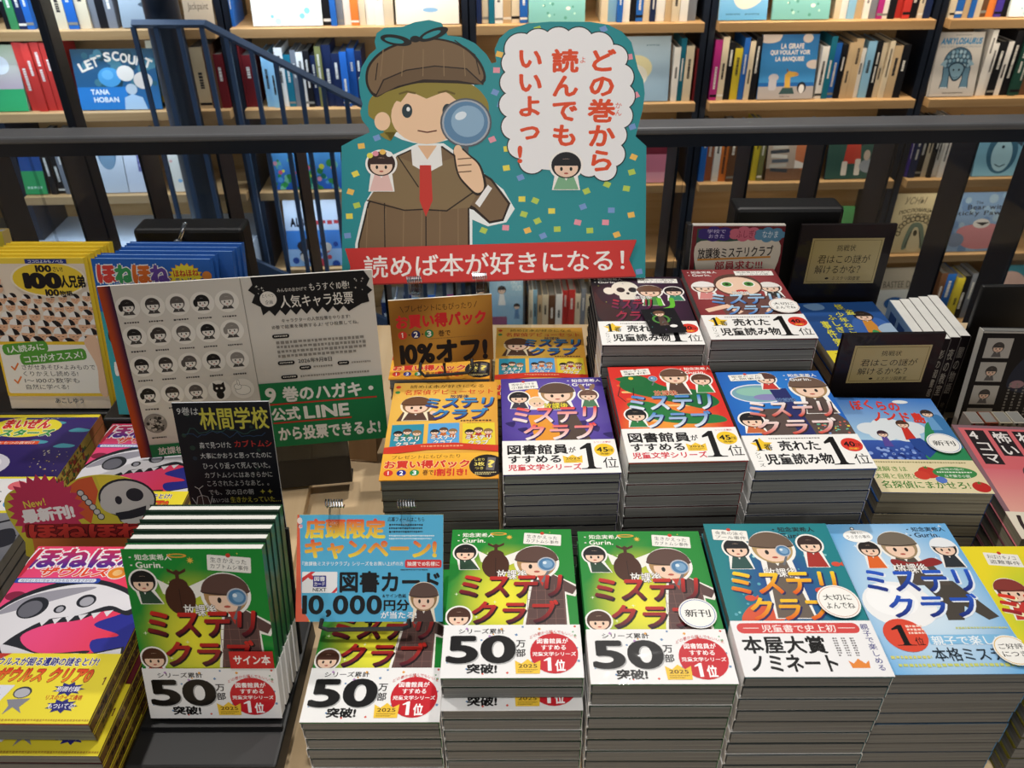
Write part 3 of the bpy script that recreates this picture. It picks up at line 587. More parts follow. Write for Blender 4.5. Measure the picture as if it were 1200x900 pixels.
def cover_night():
    A = Art(141.9); A.G(0, 0, 100, 141.9, '#3a2a74', '#2a1f54'); A.R(0, 0, 100, 4.5, '#f0dc3a')
    for u, v in ((62, 14), (90, 26), (24, 28), (86, 50), (58, 44)): A.B([(u-10, v), (u-4, v-4), (u+4, v-3), (u+10, v-1), (u+6, v+2), (u-6, v+2)], '#4fa0b4')
    A.C(36, 20, 34, '#f2e23a', 16); A.T('まいぜん', 14, 8, 58, 22, '#d8302c', .06, out='#fbf4e4', ow=.05); A.T('シスターズ', 4, 24, 66, 34, '#3f9a4a', .06, out='#fbf4e4', ow=.05); A.R(30, 5, 78, 8, '#2a3a84'); A.T('コミック', 45, 5.5, 62, 7.6, '#e8e8f2', 0)
    A.R(0, 42, 60, 47, '#e8542c', 1); A.T('エスターと七つの夜明け', 2, 42.6, 56, 46.6, '#fbe8d8', .01)
    A.C(14, 78, 34, '#d4d0dc', 20); A.C(14, 76, 26, '#ece8f0', 14); A.rain(26, 66, 56, 96, 86, ['#e8d03c', '#f4ecc8'], .6, 1.6, 's', 3)
    A.R(0, 94, 100, 141.9, '#f4e43a', 3); A.R(0, 96.5, 94, 138, '#f4f2f2', 3); A.C(70, 106, 8, '#e8707a', 6); A.C(86, 104, 9, '#6ab85a', 6); A.T('あそびなど', 10, 113, 60, 121, '#2a2624', .01); A.T('楽しめる!', 20, 124, 66, 132, '#2a2624', .01); A.C(80, 128, 11, '#3f9ad8', 8); A.T('全部', 73, 125, 87, 131, '#f4f8fc', .02); return A
def cover_grey():
    A = Art(141.4); A.G(0, 0, 100, 70, '#8a8a90', '#5f6068'); A.G(0, 70, 100, 141.4, '#7a8a7a', '#b8c8a8')
    A.L([(40, 20), (70, 14), (96, 4)], 2.2, '#1c1c22'); A.L([(60, 40), (84, 30), (98, 26)], 2, '#1c1c22'); A.B([(78, 24), (92, 18), (100, 34), (84, 40)], '#2a2a32')
    A.B([(20, 46), (46, 40), (66, 50), (60, 66), (30, 66)], '#c8323a'); A.T('ザ', 44, 46, 66, 66, '#e8d03c', .06, out='#8a1c24', ow=.06); A.B([(72, 56), (82, 48), (92, 52), (96, 62), (84, 68), (76, 66)], '#f0eeee'); A.T('大崎', 79, 54, 87, 57.6, '#333', .01); A.T('悌造', 80, 60, 88, 63.6, '#333', .01)
    for k in range(5): A.L([(10+k*14, 90), (30+k*15, 84+k*9), (60+k*10, 110)], 4, ['#5a8a5a', '#a8c08a', '#4a5a4a', '#d8dcd0', '#6a7a90'][k])
    return A
def cover_hundred():
    A = Art(141.4); A.R(0, 0, 100, 141.4, '#ecdcc8'); A.R(0, 0, 100, 5, '#f0d24a'); R = random.Random(5); A.l += 1
    for j in range(6):
        r = 4.2+j*.55; n = 9-j//2
        for i in range(n):
            u, v = (i+.5*(j % 2)+.3)*104/n+R.uniform(-1.2, 1.2), 36+j*8.6+R.uniform(-1.5, 1.5)
            A.C(u, v+r*1.5, r*.95, '#efe2d2', r*1.0, n=12); A.C(u, v, r, '#e6b592', r*1.08, n=16)
            sp = R.choice((.35, .5, .6)); hp = [(u+r*1.03*cos(pi+pi*q/12), v-r*.2+r*.95*sin(pi+pi*q/12)) for q in range(13)]; m_ = int(12*sp)+1; A.P(hp[m_-1:]+[(u+r*.25, v-r*.12)], '#262022'); A.P(hp[:m_]+[(u+r*.25, v-r*.12)], '#f2eee8')
            A.R(u-r*.5, v+r*.2, u-r*.15, v+r*.28, '#3a2c24'); A.R(u+r*.15, v+r*.2, u+r*.5, v+r*.28, '#3a2c24'); A.R(u-r*.2, v+r*.6, u+r*.2, v+r*.66, '#a8584a')
    for u, v in ((8, 16), (15, 27), (5, 32)): A.L([(u, v), (u+3, v-8)], 1.6, '#e9b894'); A.C(u, v, 4, '#e9b894', n=12); A.C(u, v-1, 4, '#262022', 3, a0=180, a1=360, n=10)
    A.C(64, 18.6, 36, '#f6e9d0', 16); A.C(64, 18.6, 34, '#f0cf3e', 14.6); A.R(45, .8, 84, 4.8, '#2a3a84'); A.T('ココロよみもノベル', 48, 1.5, 81, 4.2, '#f4f4fa', .01)
    A.T('100', 54, 6.5, 68, 12, '#2a2224', .05); A.T('さい!!', 70, 7.5, 79, 12, '#2a2224', .02); A.T('100', 42, 14, 74, 26, '#221c1e', .08); A.T('人兄弟', 75, 15.5, 98, 26, '#221c1e', .05); A.T('100', 59, 28, 71, 33.5, '#2a2224', .05); A.T('物語', 72, 29, 84, 33.5, '#2a2224', .03)
    A.R(-1, 76, 101, 129, '#f0c83a', 3); A.R(2, 79, 98, 126, '#f6f2e8', 2)
    A.R(5, 77, 50, 87.5, '#5aa03c', 4, -5); A.T('1人読みに', 10, 79, 46, 85.5, '#f4f8ec', .02, ang=-5); A.R(20, 85, 86, 96, '#5aa03c', 4, -5); A.T('ココがオススメ!', 24, 87, 82, 94, '#f4f8ec', .02, ang=-5)
    for v, s1, s2 in ((98, 'さがせあそび×よみもので', 'くりかえし読める!'), (111, '1～100の数字も', '自然に学べる!')):
        A.L([(10, v+2), (12.5, v+5), (17, v-1)], 1.6, '#e87a2c'); A.T(s1, 20, v, 20+len(s1)*6, v+5, '#2a2624', .008); A.T(s2, 20, v+6.3, 20+len(s2)*6, v+11.3, '#2a2624', .008)
    A.B([(86, 76), (100, 74), (100, 126), (92, 124), (94, 100)], '#ecc4a4'); A.T('あこしゆう', 46, 131, 74, 136, '#2a2224', .02, out='#f6f2e8', ow=.04); return A
def cover_boneland():
    A = Art(141.4); A.G(0, 0, 100, 141.4, '#2a62b8', '#3a8ac8'); A.R(0, 46, 20, 141.4, '#3fa8b0')
    for k, (s, c) in enumerate((('ほ', '#d8443c'), ('ね', '#3f9a5a'), ('ほ', '#e0702c'), ('ね', '#6a4aa0'))): A.T(s, 4+k*15, 6, 18+k*15, 20, c, .07, out='#f4f0ec', ow=.06)
    A.T('ザウルス', 10, 22, 60, 30, '#3fa8d8', .07, out='#f4f0ec', ow=.06); A.star(78, 15, 15, 12, 18, '#e8a82c', sv=.8); A.star(78, 15, 13.5, 11.5, 18, '#f2e03a', sv=.8); A.T('ほねほね', 68, 9, 89, 14.5, '#c8302c', .03, ang=-3); A.T('ランドへ', 69, 16, 88, 21.5, '#2a3a94', .03, ang=-3)
    A.C(96, 14, 4, '#e08a3c'); A.C(12, 68, 9, '#4a2f2a', 10); A.C(20, 110, 12, '#e8c23c', 9); A.T('ほ', 4, 92, 18, 104, '#f4f0ec', .05); return A
# ------------------------------------------------------------------ signs
def sign_poster():
    A = Art(73.4); A.R(0, 0, 100, 73.4, '#d6d0c6'); A.grid(0, 0, 4.6, 73.4, lambda x, y: mixc(lin('#b8481c'), lin('#2c1438'), max(0, min(1, (x-.25)*1.5))), 6, 2)
    hairs = ['#24201f', '#3c3633', '#5a5450', '#1c1a1a', '#8a847e']
    R = random.Random(3); k = 0
    for j, v in enumerate((8.8, 20.6, 33, 45.6)):
        for i in range(5):
            u = 9+i*9; A.C(u, v, 4.4, '#eae5dc')
            if (i, j) == (3, 3):
                A.C(u, v-.8, 2.4, '#1c1a1a', 2); A.P([(u-2.3, v-1.2), (u-2.1, v-3.6), (u-.6, v-2.4)], '#1c1a1a'); A.P([(u+2.3, v-1.2), (u+2.1, v-3.6), (u+.6, v-2.4)], '#1c1a1a'); A.C(u, v+2, 1.5, '#1c1a1a', 1.8); A.C(u-.9, v-.9, .45, '#eae5dc'); A.C(u+.9, v-.9, .45, '#eae5dc'); k += 1; continue
            if (i, j) == (4, 3):
                for x_, y_, p_, q_ in ((u, v+.6, 3, 2.2), (u-1.8, v-1, 1.5, 1.3), (u-1.4, v-2.8, .5, 1.3)): A.C(x_, y_, p_, '#8a847e', q_); A.C(x_, y_, p_-.18, '#f2eee6', q_-.18)
                k += 1; continue
            fig(A, u, v-.6, 2.5, hairs[k % 5] if (i, j) != (4, 3) else '#eae5dc', '#4a4643', halo=None, skin='#e6e0d8', body=.5)
            if k % 3 == 0: A.C(u-2.5, v, .8, hairs[k % 5], 1.5)
            A.dash(u-2.6, v+5.6, u+2.8, v+6.7, '#4a4643', k); k += 1
    A.C(9, 58, 4.4, '#8a847e'); A.rain(60, 6, 55.5, 12, 61, ['#4a4643', '#b8b2a8', '#2a2725'], .3, .8, 'c', 3); A.dash(6.4, 64, 12, 65, '#4a4643', 2); A.R(51, 0, 51.25, 67.5, '#8c867e')
    A.R(4.6, 67.6, 51.2, 73.4, '#1f7a48'); A.R(51.2, 44.2, 100, 73.4, '#1f7a48'); A.T('放課後ミステリクラブ', 7.5, 69, 42, 72.4, '#ece8e0', .02)
    pts = []
    n = 9
    pts = [(55, 0), (55.3, 3), (53.4, 5), (55.6, 7), (54, 10), (57, 12), (57.4, 15.4)]
    for i in range(n): pts += [(60+i*4, 13.6), (61.8+i*4, 16)] if i < n-1 else [(95, 13.2)]
    pts += [(98, 12.6), (97.6, 9.6), (99.6, 8), (97.6, 6), (99, 3.4), (97, 0)]
    A.P(pts, '#191718'); A.C(60.3, 9, 3.1, '#e6e0d6'); A.T('とくべつ', 58.2, 6.9, 62.4, 8.3, '#2a2725', 0); A.T('企画', 59, 9.4, 61.8, 11, '#2a2725', 0)
    A.T('みんなのおかげで', 64, 5.0, 75, 6.5, '#e6e0d6', 0); A.T('もうすぐ10巻!', 76, 3.6, 91, 6.8, '#e6e0d6', .005); A.T('人気キャラ投票', 64.5, 8, 92, 13, '#e6e0d6', .01); A.rain(7, 55.5, 3, 59, 7, ['#e6e0d6'], .3, .7, 's', 2); A.rain(7, 93, 3, 96.5, 9, ['#e6e0d6'], .3, .7, 's', 4)
    A.T('キャラクターの人気投票をやります!', 64, 17.3, 90, 18.9, '#2a2725', 0); A.T('10巻で結果を発表するよ! ぜひ投票してね。', 60, 19.8, 93, 21.4, '#2a2725', 0)
    for u, v, wd in ((59.5, 23.6, 6.5), (60, 35, 6.5), (68, 37.6, 4.6), (83, 36.8, 4.6), (60.4, 41.2, 6.5)): A.R(u, v, u+wd, v+1.7, '#191718', .8); A.dash(u+.8, v+.4, u+wd-.8, v+1.3, '#d6d0c6', 3)
    A.dash(60.6, 26.2, 95, 34, '#8a847c', 5, 4); A.T('2026年9月8日', 68, 34.4, 81, 36.4, '#2a2725', .01); A.dash(73.5, 37.8, 81, 39, '#8a847c', 6); A.dash(88.5, 37.2, 96, 38.4, '#8a847c', 7); A.dash(68, 41.5, 95, 42.8, '#8a847c', 8)
    A.T('9', 53.5, 46.6, 57, 52.6, '#ece8e0', .04); A.T('巻のハガキ', 60, 46.4, 91, 52.8, '#ece8e0', .04); A.C(95, 49.6, 1, '#ece8e0'); A.R(53.5, 53.4, 97, 54.1, '#c0382c')
    A.T('公式', 54.5, 55.5, 65.5, 61.2, '#ece8e0', .04); A.T('LINE', 67.5, 55.8, 85, 61, '#ece8e0', .04); A.R(54.5, 61.9, 86, 62.6, '#c0382c'); A.T('から投票できるよ!', 56, 64.4, 97, 70.6, '#ece8e0', .04); return A
def sign_campaign():
    A = Art(71); A.R(0, 0, 100, 71, '#f0d03c'); A.P([(0, 0), (3, 0), (9, 71), (0, 71)], '#e8684c'); A.P([(1.5, 0), (100, 0), (100, 71), (10, 71), (4, 62)], '#56b2da')
    A.rain(5, 1, 2, 4, 12, ['#e8a0b0', '#f2e0d8', '#2a2224'], .8, 1.8, 'c', 3)
    A.T('店頭限定', 6, 3, 60, 15.5, '#e0402c', .05, ('#e2483a', '#f4e04a', 'v')); A.T('キャンペーン!', 6, 17, 95, 29, '#e0402c', .05, ('#e2483a', '#f4e04a', 'v'))
    A.T('応募フォームはこちら', 62, 1.6, 87, 4.6, '#1f2a34', .012)
    for k in range(3): A.dash(63, 6+k*2.3, 86, 7.8+k*2.3, '#1f2a34', k)
    A.dash(63, 13.4, 94, 15, '#dff0f6', 4); A.dash(63, 15.4, 92, 16.8, '#dff0f6', 5)
    A.T('『放課後ミステリクラブ』シリーズをお買い上げの方', 4, 31.2, 73, 34, '#f4f8fa', .012); A.R(74, 30, 99, 35.4, '#d83a3c', 1.4); A.T('抽選で10名様に', 75.5, 31.3, 97.5, 34.2, '#fbf0ec', .02)
    A.R(4, 38, 28, 52, '#f2eff0', .6); A.P([(4, 42), (10, 38), (13, 38), (4, 45)], '#d83a3c'); A.C(10, 41.5, 2.4, '#d83a3c', 1.5, ang=30); A.P([(24, 52), (28, 48), (28, 50.4), (26.4, 52)], '#d83a3c'); A.R(11.5, 40.5, 20.5, 48.2, '#3a3a8a', .6); A.T('図書', 12.4, 41.2, 19.6, 44.2, '#f2eff0', .02); A.T('カード', 12.4, 44.8, 19.6, 47.4, '#f2eff0', .02); A.T('NEXT', 11.5, 48.8, 20.5, 51, '#23232c', .02)
    A.T('図書カード', 30, 38, 97.5, 51.5, '#0f1013', .032); A.dash(71, 36.2, 90, 37.4, '#23232c', 5)
    fig(A, 87, 55, 8.5, '#9a7a52', '#4a3430', '#5e4840', halo='#f2e6d0', body=1.1)
    A.T('10,000', 5, 54, 58, 67.5, '#0f1013', .03); A.T('&サイン色紙', 59, 52.6, 75, 55.2, '#0f1013', .015); A.T('円分', 60, 56.6, 77, 63.6, '#0f1013', .03); A.T('が当たる!', 58, 64.4, 82, 68.8, '#f6f8fa', .025); return A
def sign_ten():
    A = Art(70); A.grid(0, 0, 100, 70, lambda x, y: mixc(lin('#c08a38'), lin('#8a5a20'), .5+.5*sin(6*x+3*y)), 12, 6)
    A.T('プレゼントにもぴったり', 15, 6, 80, 13, '#3a2012', .008); A.L([(11, 7), (13.5, 13)], .6, '#3a2012'); A.L([(85, 6), (82.5, 12)], .6, '#3a2012')
    A.T('お買い得パック', 6, 16, 93, 30, '#c8282c', .05)
    for k, (n, c) in enumerate((('1', '#c8382c'), ('2', '#23255c'), ('3', '#2a7a48'))): A.C(11+k*13, 37, 4.4, c); A.T(n, 9.2+k*13, 34.2, 12.8+k*13, 39.8, '#f4ece0', .03)
    for k in range(2): A.C(17.5+k*13, 37, .8, '#3a2012')
    A.T('巻で', 46, 34, 58, 40.5, '#3a2012', .015); A.dash(36, 42, 92, 43.4, '#8a6430', 4); A.T('10%オフ!', 8, 46, 93, 68, '#161012', .055); return A
def sign_chalk():
    A = Art(190); A.R(0, 0, 100, 190, '#17181d'); W, Y, RD, G = '#c4c4c0', '#b8b044', '#a8322c', '#2c4a44'
    A.rain(14, 6, 12, 96, 100, ['#22303a', '#26382f'], 1.5, 3, 'c', 4); R = random.Random(2)
    A.L([(6+k*4.2, 33+R.uniform(-4, 4)) for k in range(22)], .8, G); A.L([(8+k*4.2, 37+R.uniform(-4, 4)) for k in range(21)], .8, '#2a3f58')
    A.T('9巻は', 4, 5, 26, 14, W, 0, ang=2); A.T('林間学校', 26, 6, 97, 31, Y, .02)
    A.T('森で見つけた', 21, 46, 54, 53.5, W, 0); A.T('カブトムシ', 58, 44.5, 97, 52.5, RD, .015); A.T('大事にかおうと思ってたのに', 20, 59, 95, 66, W, 0); A.T('ひっくり返って死んでいた。', 21, 71, 92, 78.5, W, 0); A.T('カブトムシにはあきらかに', 21, 82.5, 93, 89.5, W, 0)
    A.T('ころされたようなあと。。', 22, 93, 88, 100, W, 0); A.T('でも、次の日の朝', 22, 104, 70, 111, W, 0); A.star(80, 107.5, 3, 1.2, 4, Y); A.star(88, 107.5, 3, 1.2, 4, Y); A.T('あいつは', 24, 115, 42, 120.5, W, 0); A.T('生きかえっていた…', 44, 113.5, 98, 120.5, Y, .015); A.T('このぼくがいったい!?', 28, 125, 90, 132, W, 0)
    A.C(14, 121, 8.4, '#3a2c2a', 8); A.L([(14, 113), (12, 103), (8, 100)], .8, W); A.L([(12, 103), (17, 99)], .8, W); A.L([(6, 121), (3, 114)], .7, W); A.L([(22, 121), (25, 112)], .7, W); A.L([(6, 125), (9, 113), (14, 111), (20, 113), (22, 125)], .6, W); A.L([(14, 113), (14, 128)], .6, W)
    return A
def sign_plaque(W_, Hh):
    A = Art(100*Hh/W_); h = 100*Hh/W_
    A.grid(0, 0, 100, h, lambda x, y: mixc(lin('#2c2326'), lin('#1a1618'), y), 4, 4)
    a, b = h*.19, h*.86; A.grid(14, a, 90, b, lambda x, y: mixc(lin('#c0aa72'), lin('#cdbb88'), x), 4, 2)
    for u0, v0, u1, v1 in ((16, a+2, 88, a+2.5), (16, b-2.5, 88, b-2), (16, a+2, 16.5, b-2), (87.5, a+2, 88, b-2)): A.R(u0, v0, u1, v1, '#7a6a3c', up=False)
    d = b-a; A.T('挑戦状', 42, a+d*.14, 62, a+d*.28, '#2a2218', .008); A.T('君はこの謎が', 24, a+d*.36, 80, a+d*.55, '#2a2218', .008); A.T('解けるかな？', 23, a+d*.59, 72, a+d*.78, '#2a2218', .008); A.T('ミステリ図書室', 44, a+d*.84, 74, a+d*.93, '#2a2218', .0); A.C(38, a+d*.885, 2, '#2a2218', 1.2); return A
def sign_club():
    A = Art(70); A.R(0, 0, 100, 70, '#6e2228'); A.R(0, 0, 100, 1.6, '#eae4dc'); A.R(5, 5, 95, 70, '#2f4a40'); A.B([(6, 24), (40, 22), (94, 20), (92, 66), (70, 72), (20, 74), (8, 62)], '#d9cdbb')
    for u, v, ru, c in ((26, 12, 19, '#3a2a70'), (58, 12, 17, '#c8687a'), (84, 13, 16, '#5a8aa8')):
        for k in range(7): A.C(u+ru*.75*cos(k*.9), v+5.5*sin(k*.9), ru*.36, c, 4.6, n=14, up=(k == 0))
        A.C(u, v, ru*.9, c, 7.5)
    A.T('学校で', 16, 6, 36, 11, '#cfc4e8', .0); A.T('おきた', 18, 12.5, 35, 17.5, '#cfc4e8', .0); A.T('ふしぎ?', 48, 7, 69, 17, '#8a2c44', .0); A.T('なかま', 76, 8, 93, 17, '#e0ecf2', .0)
    A.R(8, 43, 88, 45.5, '#d08a3c', ang=-3); A.T('放課後ミステリクラブ', 8, 29, 90, 43, '#221a1a', .02, ang=-3); A.T('部員求む!!!', 28, 47.5, 80, 59, '#a82c38', .02, ang=-2); return A
def sign_newest():
    A = Art(74); return A
# ================================================================== the shop: floor, walls, bookcases, stair, balustrade
mb = MB(); mb.box(-4, 4, -1.5, 1.75, CZ*0-.1, 0); o = obj('floor', mb, FLOORM); struct(o)
mb = MB(); mb.box(-4, -1.02, 1.75, 3.6, .0, .18); struct(obj('floor', mb, FLOORM))
mb = MB(); mb.box(-1.02, 4, 1.75, 3.6, -1.25, -1.15); struct(obj('floor', mb, FLOORM))
mb = MB(); mb.box(-4, 4, 3.6, 3.7, -1.25, 3.2); struct(obj('wall_back', mb, WALLM))
YAW = radians(2.35)
BC = Matrix.Translation((0, 3.11, 0)) @ Matrix.Rotation(YAW, 4, 'Z')      # front line of the long bookcase run
BCI = BC.inverted()
def bc_hit(u, v, back=0.):      # place on the bookcase front plane seen at a photograph point: (along, height from the eye)
    r = ray(u, v); n = (BC.to_3x3() @ Vector((0, 1, 0))); p0 = BC @ Vector((0, back, 0))
    t = p0.dot(n)/r.dot(n); p = BCI @ (r*t); return p.x, p.z
def bc_place(o, x, y, z): o.matrix_world = BC @ Matrix.Translation((x, y, z+CZ)) @ o.matrix_world; return o
SHELF = [-.28, -.585, -.862, -1.176, -1.503, -1.832, -2.2]
UNITS = [(-2.75, -1.91), (-1.86, -1.02), (-.97, -.17), (-.12, .685), (.735, 1.515), (1.565, 2.40)]
UN = ['at the far left end', 'behind the left of the stair rail', 'behind the stair rail', 'behind the big teal sign', 'holding the blue giraffe book', 'holding the grey dinosaur book']
for (x0, x1), nm in zip(UNITS, UN):
    t = thing('bookcase', 'tall birch plywood bookcase unit ' + nm, 'bookcase', 'bookcase units along the far wall')
    mb = MB(); mb.box(x0-.02, x1+.02, .27, .29, -1.15+.001, 1.75); obj('back_panel', mb, BACKW, t)
    for a, b in ((x0-.022, x0), (x1, x1+.022)):
        mb = MB(); mb.box(a, b, .03, .27, -1.149, 1.75); obj('side_panel', mb, BLACKSTEEL, t)
    for z in SHELF:
        mb = MB(); mb.box(x0+.001, x1-.001, -.012, .268, z+CZ-.032, z+CZ); obj('shelf', mb, BIRCH, t, .002)
    t.matrix_world = BC
# ---- books on the bookcase
ROWN = ['', 'top', 'second', 'third', 'fourth', 'lowest']
CREAM, WHITE, NAVY, BLK, TEAL, BLU, LBL, RED, DRED, TAN, OLV, GRN, MAG, YEL, BRN, GRY, DGRN, VIO, TERR, ORG = ('#dccdb0', '#ece9e2', '#1f2b4e', '#1b1b1f', '#1f6f86', '#2a66b8', '#8fc0de', '#c23a34', '#6e2024', '#c8ad86', '#7a7a4a', '#3f8a58', '#b0307c', '#d8c43c', '#6a4a34', '#7c8088', '#24483e', '#4a3a9a', '#b06a48', '#e0803c')
CN = {CREAM: 'cream', WHITE: 'white', NAVY: 'navy', BLK: 'black', TEAL: 'teal', BLU: 'blue', LBL: 'pale blue', RED: 'red', DRED: 'dark red', TAN: 'tan', OLV: 'olive', GRN: 'green', MAG: 'magenta', YEL: 'yellow', BRN: 'brown', GRY: 'grey', DGRN: 'dark green', VIO: 'violet', TERR: 'terracotta', ORG: 'orange'}
shelf_rng = random.Random(21)
def spine_book(x0, x1, row, h, d, col, label, group, lean=0, yb=.0):
    z = SHELF[row]; wd = x1-x0
    t = thing('upright_book', label, 'book', group); c = lin(col); k = shelf_rng
    mb = MB(); e = min(.002, wd*.12)
    mb.box(-wd/2, wd/2, 0, e, 0, h, c); mb.box(-wd/2, -wd/2+e, e, d, 0, h, c); mb.box(wd/2-e, wd/2, e, d, 0, h, c)
    A = Art(100*h/wd); hh = A.H; lt = '#e8e4da' if sum(c) < .9 else '#3a3634'
    if wd > .008:
        for _ in range(k.randint(1, 2)):
            v = k.uniform(.12, .5)*hh; ln = k.uniform(.15, .35)*hh; A.l += 1; y = v
            while y < min(v+ln, hh*.9):
                q = k.uniform(12, 26); A.R(34, y, 66, y+q*.8, lt, up=False); y += q*1.1
        if k.random() < .3: A.R(0, hh*.9, 100, hh*.94, k.choice(['#e8e4da', '#8a8a84', '#1b1b1f']))
    sb = MB(); sb.art(A, wd, h, 0)
    mb.v += [(x, -.0004-zz, y) for x, y, zz in sb.v]; b = len(mb.c); mb.c += sb.c; mb.f += [tuple(b+i for i in q) for q in sb.f]; mb.m += sb.m
    obj('cover', mb, PRINT, t)
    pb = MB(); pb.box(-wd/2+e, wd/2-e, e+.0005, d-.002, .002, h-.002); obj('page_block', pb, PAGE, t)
    t.matrix_world = BC @ Matrix.Translation(((x0+x1)/2, yb, z+CZ+.0005)) @ Matrix.Rotation(lean, 4, 'Y')
    return t
def clampx(a, b):
    m = (a+b)/2; u = min(UNITS, key=lambda q: abs(m-(q[0]+q[1])/2)); return max(a, u[0]+.0025), min(b, u[1]-.0025)
def spines(px0, px1, py, row, cols, land, h=(.17, .23), d=.14, side='right'):
    """upright books filling the shelf between two photograph columns"""
    a, b = bc_hit(px0, py)[0], bc_hit(px1, py)[0]
    ws = [shelf_rng.uniform(.75, 1.3) for _ in cols]; s = sum(ws); x = a
    for i, (wt, c) in enumerate(zip(ws, cols)):
        wd = (b-a)*wt/s; hh = shelf_rng.uniform(*h); e0, e1 = clampx(x, x+wd)
        if e1-e0 < .004: x += wd; continue
        n = i+1 if side == 'right' else len(cols)-i
        spine_book(e0+.0006, e1-.0006, row, hh, d*shelf_rng.uniform(.9, 1.1), c, '%s book, %s %s of %s, %s shelf' % (CN[c], ORD[n], side, land, ROWN[row]), 'upright books on the %s shelf' % ROWN[row], 0, shelf_rng.uniform(.012, .03))
        x += wd
def face_book(px0, px1, row, h, label, art, t=.012, y0=.012, tilt=80):
    a, b = bc_hit(px0, 0 if row == 1 else {2: 80, 3: 190, 4: 270, 5: 350}[row])[0], bc_hit(px1, 0 if row == 1 else {2: 80, 3: 190, 4: 270, 5: 350}[row])[0]
    a, b = clampx(a, b); h = min(h, SHELF[row-1]-SHELF[row]-.032-.022)
    wd = b-a; o = thing('picture_book', label, 'book', 'picture books shown cover out on the bookcase')
    A = art(100*h/wd)
    mb = MB(); c = A.c[0]; mb.box(-wd/2, wd/2, 0, h, t-.002, t, c); mb.box(-wd/2, wd/2, 0, h, 0, .002, c); mb.box(-wd/2, -wd/2+.002, 0, h, .002, t-.002, c); mb.art(A, wd, h, t+.0002)
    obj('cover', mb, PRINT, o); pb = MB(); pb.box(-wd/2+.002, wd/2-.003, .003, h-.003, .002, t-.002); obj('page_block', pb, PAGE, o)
    o.matrix_world = BC @ Matrix.Translation(((a+b)/2, y0+t, SHELF[row]+CZ+.001)) @ Matrix.Rotation(radians(tilt), 4, 'X') @ Matrix.Translation((0, 0, 0))
    return o
def pb_plain(bg, *shapes):
    def f(h):
        A = Art(h); A.G(0, 0, 100, h, bg[0], bg[1])
        for s in shapes: s(A, h)
        return A
    return f
S = lambda m, *a, **k: (lambda A, h: getattr(A, m)(*[x(h) if callable(x) else x for x in a], **k))
V = lambda q: (lambda h: h*q)
def count_art(h):
    A = Art(h); A.G(0, 0, 100, h, '#2a4a5a', '#2f6aa0'); A.rain(20, 0, 0, 100, h*.6, ['#35606c', '#24404c', '#4a7a88'], 3, 8, 'c', 2); A.R(0, h*.62, 60, h, '#2f7ac0')
    for i, ch in enumerate("LET'S"): A.T(ch, 8+i*8, h*(.22-.04*i), 15+i*8 if ch != "'" else 11+i*8, h*((.22-.04*i)+(.14 if ch != "'" else .06)), '#e8dccb', .04, ang=-22+i*5)
    for i, ch in enumerate('COUNT'): A.T(ch, 50+i*9.4, h*(.05+.03*i), 58+i*9.4, h*(.19+.03*i), '#e8dccb', .04, ang=2+i*6)
    A.C(42, h*.46, 14, '#4f9cd0', h*.16); A.C(62, h*.40, 10.5, '#e6dcd0', h*.13); A.C(82, h*.52, 11.5, '#dcd0c4', h*.14); A.C(40, h*.42, 7, '#6ab0dc', h*.08)
    A.C(66, h*.66, 7, '#b8c4cc', h*.09); A.P([(54, h), (56, h*.8), (66, h*.74), (78, h*.8), (82, h)], '#a8c4dc'); A.T('TANA', 16, h*.66, 38, h*.74, '#dfe8ee', .04); A.T('HOBAN', 18, h*.79, 48, h*.87, '#dfe8ee', .04); return A
def giraffe_art(h):
    A = Art(h); A.G(0, 0, 100, h*.8, '#2f78b8', '#4a98d4'); A.R(0, h*.78, 100, h, '#b8b0ac'); A.R(0, h*.74, 100, h*.8, '#2a6ab0')
    for u, v, r in ((12, .06, 20), (80, .06, 9), (96, .46, 14), (20, .02, 14)): A.C(u, h*v, r, '#ecdcd0', h*.07)
    for s, v, a, b in (('LA GIRAFE', .14, 34, 74), ('QUI VOULAIT VOIR', .24, 16, 86), ('LA BANQUISE', .34, 26, 76)): A.T(s, a, h*v, b, h*(v+.075), '#f4ece4', .04)
    A.P([(48, h*.92), (46, h*.62), (52, h*.56), (66, h*.58), (70, h*.63), (56, h*.66), (58, h*.92)], '#e0b050'); A.L([(50, h*.57), (49, h*.53)], 2, '#8a5a30'); A.C(67, h*.61, 3, '#d89a60', h*.02); A.P([(44, h*.82), (62, h*.82), (66, h*.92), (38, h*.92)], '#3f5a5a')
    A.C(26, h*.66, 9, '#c8c4c8', h*.06); A.R(18, h*.68, 32, h*.86, '#c8c4c8', 4); A.C(78, h*.82, 8, '#24262e', h*.09); A.C(78, h*.84, 5, '#ece8e4', h*.07); A.T('éditions', 40, h*.94, 58, h*.97, '#444', 0); return A
